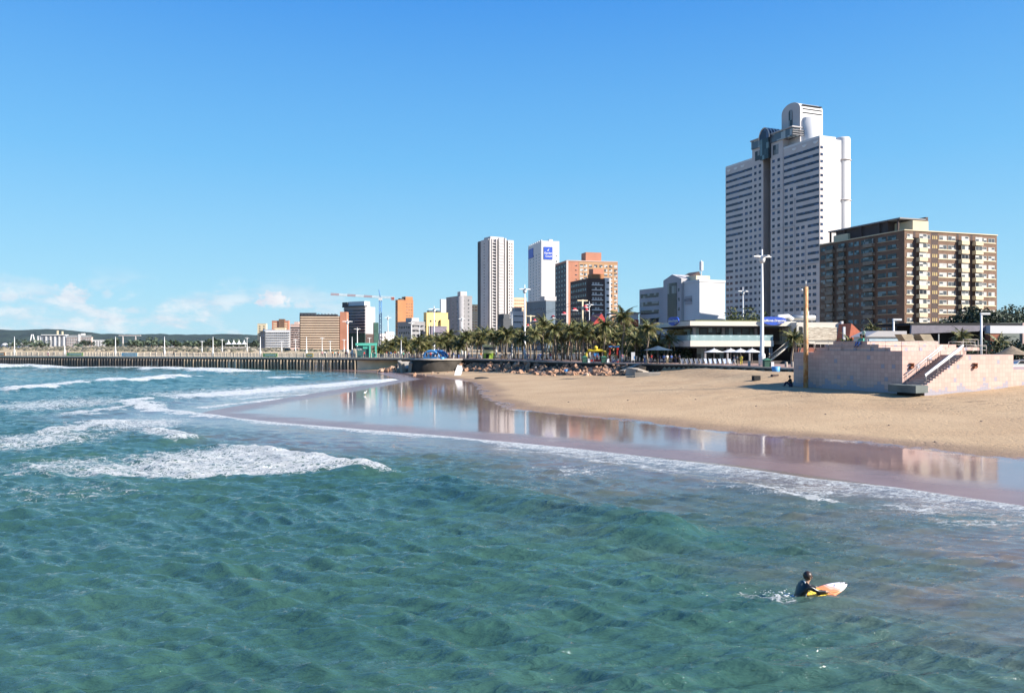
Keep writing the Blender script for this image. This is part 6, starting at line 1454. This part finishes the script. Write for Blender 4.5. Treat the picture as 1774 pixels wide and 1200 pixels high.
def person_meshes(pose, skin, shirt, trous, hat=None):
    key = (pose, skin.name, shirt.name, trous.name)
    if key in PM: return PM[key]
    j = figure(pose); names = list(j); P_ = [j[n_] for n_ in names]; ix = {n_: i for i, n_ in enumerate(names)}
    E = [(ix[a_], ix[b_]) for a_, b_ in (('hip', 'ch'), ('ch', 'nk'), ('nk', 'hd'), ('hd', 'tp'), ('ch', 'shL'), ('shL', 'elL'), ('elL', 'haL'), ('ch', 'shR'), ('shR', 'elR'), ('elR', 'haR'), ('hip', 'hiL'), ('hiL', 'knL'), ('knL', 'anL'), ('anL', 'toL'), ('hip', 'hiR'), ('hiR', 'knR'), ('knR', 'anR'), ('anR', 'toR'))]
    R0 = dict(hip=.13, ch=.14, nk=.055, hd=.105, tp=.07, shL=.062, elL=.045, haL=.035, shR=.062, elR=.045, haR=.035, hiL=.085, knL=.06, anL=.045, toL=.04, hiR=.085, knR=.06, anR=.045, toR=.04)
    body = skinned('body', P_, E, [R0[n_] * .9 for n_ in names], skin, sub=1)
    def sub_(ns, es, k, nm, m): return skinned(nm, [j[n_] for n_ in ns], [(ns.index(a_), ns.index(b_)) for a_, b_ in es], [R0[n_] * k for n_ in ns], m, sub=1)
    j2 = dict(j); 
    sh = sub_(['hip', 'ch', 'shL', 'elL', 'shR', 'elR'], [('hip', 'ch'), ('ch', 'shL'), ('shL', 'elL'), ('ch', 'shR'), ('shR', 'elR')], 1.12, 'shirt', shirt)
    tr = sub_(['hip', 'hiL', 'knL', 'anL', 'hiR', 'knR', 'anR'], [('hip', 'hiL'), ('hiL', 'knL'), ('knL', 'anL'), ('hip', 'hiR'), ('hiR', 'knR'), ('knR', 'anR')], 1.14, 'trousers', trous)
    hq = MB().ball((j['hd'][0], j['hd'][1] + .02, j['hd'][2] + .045), .112, (.95, 1, .9), 10).mesh('hair', HAIR)
    PM[key] = (body, sh, tr, hq); return PM[key]
def person(px, Y, z, pose, skin, shirt, trous, rz, lb, group=None, xy=None):
    x, y = xy or at(px, Y); rt = empty('person', (x, y, z), rz, lb, 'person', group)
    for nm, me in zip(('body', 'shirt', 'trousers', 'hair'), person_meshes(pose, skin, shirt, trous)): link(bpy.data.objects.new(nm, me), rt)
    return rt
CLO = {n_: mat(n_ + '_cloth', c_, .9, .12, 4) for n_, c_ in {'white': (.78, .77, .75), 'blue': (.08, .16, .45), 'navy': (.02, .03, .08), 'red': (.55, .05, .05), 'black': (.02, .02, .02), 'orange': (.75, .25, .06), 'grey': (.3, .3, .32), 'green': (.10, .42, .28), 'pink': (.70, .30, .36), 'yellow': (.75, .6, .08), 'khaki': (.42, .34, .22), 'pale_green': (.45, .62, .50)}.items()}
PP = [(1117, 143, 'walk', 0, 'white', 'blue', 'person in a white shirt and jeans walking right of the white board'), (1128, 144, 'stand', 1, 'red', 'navy', 'person in red standing beside the white-shirted walker'),
      (1277, 127, 'stand', 0, 'grey', 'khaki', 'person in grey standing at the promenade edge before the restaurant'), (1284, 126.5, 'walk', 1, 'yellow', 'yellow', 'person in bright yellow near the restaurant umbrellas'), (1272, 128, 'walk', 1, 'navy', 'white', 'person in a navy top left of the grey-clad one'),
      (1028, 152, 'stand', 0, 'red', 'white', 'person in a red top between the two green bins'), (1034, 153, 'walk', 1, 'red', 'navy', 'person in a red top and navy trousers near the left bin'), (954, 168, 'walk', 0, 'red', 'white', 'person in red carrying on along the middle promenade'), (936, 172, 'stand', 1, 'blue', 'white', 'person in a blue top by a palm trunk'), (932, 171, 'walk', 0, 'white', 'blue', 'person in white beside the blue-topped one'),
      (914, 176, 'stand', 1, 'pink', 'grey', 'person in pink at the foot of the middle lamp mast'), (897, 180, 'walk', 0, 'black', 'black', 'person all in black left of the middle lamp mast'), (884, 182, 'stand', 0, 'navy', 'grey', 'person in navy right of the lime kiosk, far one'), (877, 181, 'walk', 1, 'black', 'khaki', 'person in a black top and khaki trousers'), (869, 183, 'stand', 0, 'grey', 'black', 'person in a grey top right of the lime kiosk'),
      (856, 186, 'stand', 1, 'orange', 'khaki', 'person in orange beside the lime kiosk'), (833, 190, 'walk', 0, 'orange', 'white', 'person in orange left of the lime kiosk'), (812, 194, 'stand', 0, 'blue', 'navy', 'person in blue among the palm trunks'), (795, 196, 'walk', 1, 'black', 'blue', 'person in black top by the bastion'), (786, 195, 'stand', 0, 'blue', 'white', 'person in blue top and white trousers right of the inflatable'), (777, 196, 'stand', 1, 'pink', 'navy', 'person in pink top right of the blue inflatable'),
      (746, 197, 'stand', 0, 'red', 'black', 'person in red in front of the blue inflatable'), (739, 199, 'walk', 1, 'navy', 'black', 'person in navy before the left end of the inflatable'), (758, 198, 'stand', 1, 'black', 'grey', 'person in black before the inflatable arches'), (650, 214, 'walk', 0, 'grey', 'navy', 'person in grey near the teal kiosk'), (631, 217, 'stand', 1, 'red', 'navy', 'person in red under the teal kiosk'), (699, 199, 'walk', 0, 'green', 'black', 'person in green above the left wing wall'),
      (1062, 152, 'sit', 0, 'white', 'blue', 'seated child in white by the play tower'), (1070, 151, 'sit', 1, 'grey', 'red', 'seated child in grey by the play tower'), (1078, 153, 'stand', 1, 'pink', 'white', 'person in pink right of the play tower'), (1150, 139, 'stand', 0, 'blue', 'navy', None), (1156, 140, 'stand', 1, 'white', 'khaki', None), (1163, 139, 'stand', 0, 'blue', 'black', None), (1143, 140, 'stand', 0, 'navy', 'navy', None), (1170, 141, 'stand', 1, 'black', 'navy', None), (1138, 141, 'stand', 0, 'black', 'black', None), (1132, 142, 'walk', 0, 'navy', 'black', None), (1177, 141, 'stand', 0, 'navy', 'black', None)]
for (px, Y, pose, sk_, c1, c2, lb) in PP:
    person(px, Y, PZ, pose, SKINS[sk_], CLO[c1], CLO[c2], rp.uniform(0, 6.28), lb or ('person in %s top and %s trousers in the shaded crowd under the dark umbrella' % (c1, c2)), 'people along the promenade')
for i, (px, c1, c2) in enumerate(((270, 'black', 'navy'), (277, 'white', 'grey'), (280, 'black', 'black'), (69, 'white', 'pink'), (75, 'grey', 'navy'), (94, 'pink', 'grey'), (103, 'navy', 'grey'), (157, 'khaki', 'red'), (560, 'orange', 'navy'), (575, 'navy', 'black'), (586, 'black', 'grey'), (592, 'white', 'navy'), (622, 'navy', 'black'), (566, 'green', 'navy'))):
    x, y = pier_pt(px, -3 - (i % 3)); person(0, 0, 3.45, ('walk', 'stand')[i % 2], SKINS[i % 2], CLO[c1], CLO[c2], rp.uniform(0, 6), 'person in a %s top and %s trousers walking on the pier' % (c1, c2), 'people on the pier', (x, y))
r_ = random.Random(12)
for i in range(34):   # crowd on the far beach by the pier root
    c1 = r_.choice(list(CLO)); c2 = r_.choice(['navy', 'black', 'white', 'khaki']); px = r_.uniform(556, 645) if i < 20 else r_.uniform(645, 735); Y = r_.uniform(232, 262); person(px, Y, 3.35, r_.choice(['stand', 'walk']), SKINS[i % 2], CLO[c1], CLO[c2], r_.uniform(0, 6), 'tiny far person in %s top and %s trousers near the pier root' % (c1, c2), 'crowd by the pier root')
# seated on the deck, and one in the shade of the wall
def dk(x, y, z): c_, s_ = math.cos(DAN), math.sin(DAN); return (DX + x * c_ - y * s_, DY + x * s_ + y * c_, z)
X_ = dk(1.6, 6.2, 0); person(0, 0, T1 + .68, 'stand', SKINS[0], CLO['pale_green'], CLO['black'], -1.4, 'person in a pale green top standing behind the seated one on the deck', None, X_[:2])
X_ = dk(.75, 5.6, T1); sp1 = person(0, 0, T1 + .34, 'sit', SKINS[0], CLO['green'], CLO['blue'], -1.2, 'person in a green top and jeans sitting on the deck edge', None, X_[:2]); sp1.scale = (1.45,) * 3
X_ = dk(-1.2, 14.0, 0); person(0, 0, gz(*X_[:2]), 'sit', SKINS[0], CLO['black'], CLO['navy'], -2.2, 'dark-clothed person sitting in the shadow at the left foot of the deck wall', None, X_[:2]).scale = (1.3,) * 3
x, y = at(928, 159); person(928, 159, gz(x, y), 'walk', SKINS[0], CLO['grey'], CLO['navy'], 1, 'person in grey clambering at the foot of the rocks')

# seabird standing in the shallows
x, y = gp(633, 684); rt = empty('seabird', (x, y, .02), .8, 'small white seabird standing in the shallow water', 'bird')
MB().ball((0, 0, .30), .13, (1.7, .8, .8), 10).build('body', M_WPAINT, rt).rotation_euler = (0, -.3, 0); MB().ball((.2, 0, .5), .065).build('head', M_WPAINT, rt); MB().tube([(.12, 0, .38), (.19, 0, .48)], .045, 6).build('neck', M_WPAINT, rt); MB().tube([(.25, 0, .5), (.34, 0, .48)], [.018, .004], 5).build('beak', M_YEL, rt)
for s_ in (-.03, .03): MB().tube([(0, s_, 0), (0, s_, .22)], .01, 4).build('leg', M_YEL, rt)
# ------------------------------------------------------------------ surfer and board
SXY = gp(1392, 1035); 
def sea_z(x, y):
    d = (SX - x) ** 2 + (SY - y) ** 2; i = int(np.argmin(d)); return float(SZ.ravel()[i])
szz = sea_z(*SXY)
WS = mat('wetsuit_black', (.012, .012, .014), .28, .2, 3); WSL = mat('wetsuit_print', (.75, .75, .75), .5, .1, 3)
sf = empty('person', (SXY[0], SXY[1], szz), 0, 'surfer in a black wetsuit waist-deep, pushing the board with both arms', 'person')
# faces +x (to the right) and a little away from us; leans forward
J = {'pel': (-.20, 0, -.04), 'bel': (-.12, 0, .12), 'che': (.03, 0, .34), 'nk': (.10, .0, .51), 'jaw': (.16, .01, .575), 'hd': (.165, .01, .66), 'tp': (.155, .01, .74),
     'sL': (.02, .19, .45), 'eL': (.28, .26, .33), 'wL': (.52, .20, .27), 'sR': (.04, -.19, .43), 'eR': (.30, -.24, .30), 'wR': (.58, -.16, .26),
     'hL': (-.30, .10, -.02), 'kL': (-.62, .16, .0), 'aL': (-.98, .14, -.28), 'hR': (-.30, -.10, .0), 'kR': (-.62, -.18, .02), 'aR': (-.98, -.20, -.22)}
nm_ = list(J); ix = {n: i for i, n in enumerate(nm_)}
ED = [('pel', 'bel'), ('bel', 'che'), ('che', 'nk'), ('nk', 'jaw'), ('jaw', 'hd'), ('hd', 'tp'), ('che', 'sL'), ('sL', 'eL'), ('eL', 'wL'), ('che', 'sR'), ('sR', 'eR'), ('eR', 'wR'), ('pel', 'hL'), ('hL', 'kL'), ('kL', 'aL'), ('pel', 'hR'), ('hR', 'kR'), ('kR', 'aR')]
RR = dict(pel=.14, bel=.13, che=.15, nk=.055, jaw=.075, hd=.098, tp=.075, sL=.068, eL=.048, wL=.034, sR=.068, eR=.048, wR=.034, hL=.09, kL=.065, aL=.04, hR=.09, kR=.065, aR=.04)
# hands: palm and five fingers grown from the wrist
pts = [J[n] for n in nm_]; rad = [RR[n] * .93 for n in nm_]; eds = [(ix[a_], ix[b_]) for a_, b_ in ED]
for side, wr, sg_ in (('L', 'wL', -1), ('R', 'wR', 1)):
    w0 = Vector(J[wr]); pi_ = len(pts); pts.append(tuple(w0 + Vector((.07, 0, -.01)))); rad.append(.030); eds.append((ix[wr], pi_))
    for f_, (dy_, ln) in enumerate(((-.032, .062), (-.011, .074), (.011, .070), (.032, .055))):
        k = len(pts); pts.append(tuple(w0 + Vector((.07 + ln * .55, dy_ * 1.1, -.018)))); rad.append(.0095); pts.append(tuple(w0 + Vector((.07 + ln, dy_ * 1.2, -.04)))); rad.append(.008); eds += [(pi_, k), (k, k + 1)]
    k = len(pts); pts.append(tuple(w0 + Vector((.045, .045 * sg_, -.015)))); rad.append(.011); pts.append(tuple(w0 + Vector((.085, .062 * sg_, -.03)))); rad.append(.009); eds += [(pi_, k), (k, k + 1)]
link(bpy.data.objects.new('body', skinned('body', pts, eds, rad, SKINS[1], sub=2)), sf)
def sfp(name, ns, es, k, m, parent=sf): me = skinned(name, [J[n] for n in ns], [(ns.index(a_), ns.index(b_)) for a_, b_ in es], [RR[n] * k for n in ns], m, sub=2); o = bpy.data.objects.new(name, me); link(o, parent); return o
ws = sfp('wetsuit', ['pel', 'bel', 'che', 'nk', 'sL', 'eL', 'wL', 'sR', 'eR', 'wR'], [('pel', 'bel'), ('bel', 'che'), ('che', 'nk'), ('che', 'sL'), ('sL', 'eL'), ('eL', 'wL'), ('che', 'sR'), ('sR', 'eR'), ('eR', 'wR')], 1.10, WS)
sfp('board_shorts', ['pel', 'hL', 'kL', 'hR', 'kR'], [('pel', 'hL'), ('hL', 'kL'), ('pel', 'hR'), ('hR', 'kR')], 1.15, mat('shorts_blue', (.03, .42, .66), .5, .1, 3))
MB().ball((.13, .01, .68), .125, (1, 1.0, 1.05), 12).build('hair', mat('wet_brown_hair', (.045, .022, .014), .45, .3, 9), sf)
fc = MB().ball((.262, .01, .64), .018, (1, .8, 1.2), 8); fc.build('nose', SKINS[1], sf)
for s_ in (-.04, .06): MB().ball((.252, s_, .665), .012, n=8).build('eye', M_BLACK, sf)
MB().tube([(.25, -.02, .595), (.257, .01, .592), (.25, .04, .595)], .007, 5).build('mouth', mat('lips', (.35, .12, .1), .6), sf)
for s_ in (-.10, .12): MB().ball((.145, s_, .64), .028, (.5, .5, 1.1), 8).build('ear', SKINS[1], sf)
MB().tube([(.0, -.10, .505), (.02, -.02, .53), (.04, .08, .51)], .022, 6).build('collar_tag', WSL, ws)
MB().tube([(.0, -.175, .30), (-.03, -.17, .12)], .012, 5).build('side_print', WSL, ws); MB().tube([(.17, -.29, .39), (.22, -.30, .37)], .014, 5).build('sleeve_print', WSL, ws)
sf.rotation_euler = (0, 0, .15); sf.scale = (.92,) * 3; sf.location.z -= .10
# board
bd = empty('surfboard', (SXY[0] + .26, SXY[1] - .02, szz + .07), .12, 'white surfboard with orange and yellow swirls, nose lifted out of the water', 'surfboard')
Lb = 1.75; n = 22; q = MB(); ring = 10; vs = []
for i in range(n + 1):
    u = i / n; xx = u * Lb - .28; w_ = .255 * (math.sin(PI * min(1, max(0, (u * .93 + .05)))) ** .62); w_ = max(w_, .012); zc = .34 * u ** 1.5 - .06; th = .032 * (math.sin(PI * min(.98, u * .9 + .05)) ** .5)
    for k in range(ring): a_ = 2 * PI * k / ring; vs.append((xx, w_ * math.cos(a_), zc + th * math.sin(a_)))
fs = [(i * ring + k, i * ring + (k + 1) % ring, (i + 1) * ring + (k + 1) % ring, (i + 1) * ring + k) for i in range(n) for k in range(ring)] + [tuple(range(ring))[::-1], tuple(n * ring + k for k in range(ring))]
q.add(vs, fs, True)
m_ = bpy.data.materials.new('board_graphics'); m_.use_nodes = True; t_ = NT(m_.node_tree); b_ = m_.node_tree.nodes['Principled BSDF']; tcn = t_.n('ShaderNodeTexCoord'); sp_ = t_.n('ShaderNodeSeparateXYZ'); t_.l(tcn.outputs['Object'], sp_.inputs[0])
wv = t_.math('ADD', sp_.outputs[0], t_.math('MULTIPLY', t_.noise(tcn.outputs['Object'], 2.2, 2, .5), .5)); wv2 = t_.math('ADD', wv, t_.math('MULTIPLY', sp_.outputs[1], .8))
c_ = t_.mix(t_.smooth(wv2, 1.0, 1.45), (.85, .28, .12), (.86, .80, .80)); c_ = t_.mix(t_.smooth(wv2, .55, .80), (.92, .62, .08), c_)
st_ = t_.math('ABSOLUTE', t_.math('SINE', t_.math('MULTIPLY', wv2, 26))); msk = t_.math('MULTIPLY', t_.math('LESS_THAN', st_, .22), t_.math('LESS_THAN', wv2, 1.3)); c_ = t_.mix(msk, c_, (.05, .03, .02))
t_.l(c_, b_.inputs['Base Color']); b_.inputs['Roughness'].default_value = .25
q.build('board', m_, bd)
MB().cbox((.28, -.07, .075), (.42, .10, .012), 0, 0, -.2).build('traction_pad', M_BLACK, bd)
MB().tube([(1.12, -.05, .335), (1.18, .02, .36), (1.22, -.03, .375), (1.28, .05, .40)], .008, 4).build('logo_mark', M_BLACK, bd); MB().ball((Lb - .30, 0, .285 + .0), .03, n=8).build('nose_guard', M_BLACK, bd)
bd.rotation_euler = (math.radians(22), 0, .34); bd.scale = (.66, .90, .74)
# splash around the legs
r_ = random.Random(6); q = MB()
for i in range(150):
    a_ = r_.gauss(0, 1); b0 = r_.gauss(0, 1); x = -.55 + a_ * .30; y = b0 * .20; z = abs(r_.gauss(0, .05)) - .01; s_ = r_.uniform(.003, .011) * (1.8 if abs(a_) + abs(b0) < 1 else 1)
    q.ball((x, y, z), s_, (2.2, 1.4, .5), 5)
o = q.build('splash_foam', mat('foam_white', (.86, .88, .88), .8, .04, 5), None, (*SXY, szz + .02)); tag(o, 'white splash kicked up behind the surfer', 'splash', kind='stuff')

# ------------------------------------------------------------------ air
q = MB().box(-9500, -300, -6, 9500, 6500, 400)
hm = bpy.data.materials.new('haze_air'); hm.use_nodes = True; hm.node_tree.nodes.clear(); t_ = NT(hm.node_tree)
pv = t_.n('ShaderNodeVolumePrincipled'); pv.inputs['Color'].default_value = (.72, .84, .95, 1); pv.inputs['Density'].default_value = 0.000014; pv.inputs['Anisotropy'].default_value = 0.2
mo = t_.n('ShaderNodeOutputMaterial'); t_.l(pv.outputs[0], mo.inputs['Volume'])
hz = q.build('haze', hm); tag(hz, 'thin bluish sea haze filling the air over the bay', 'haze', kind='stuff')
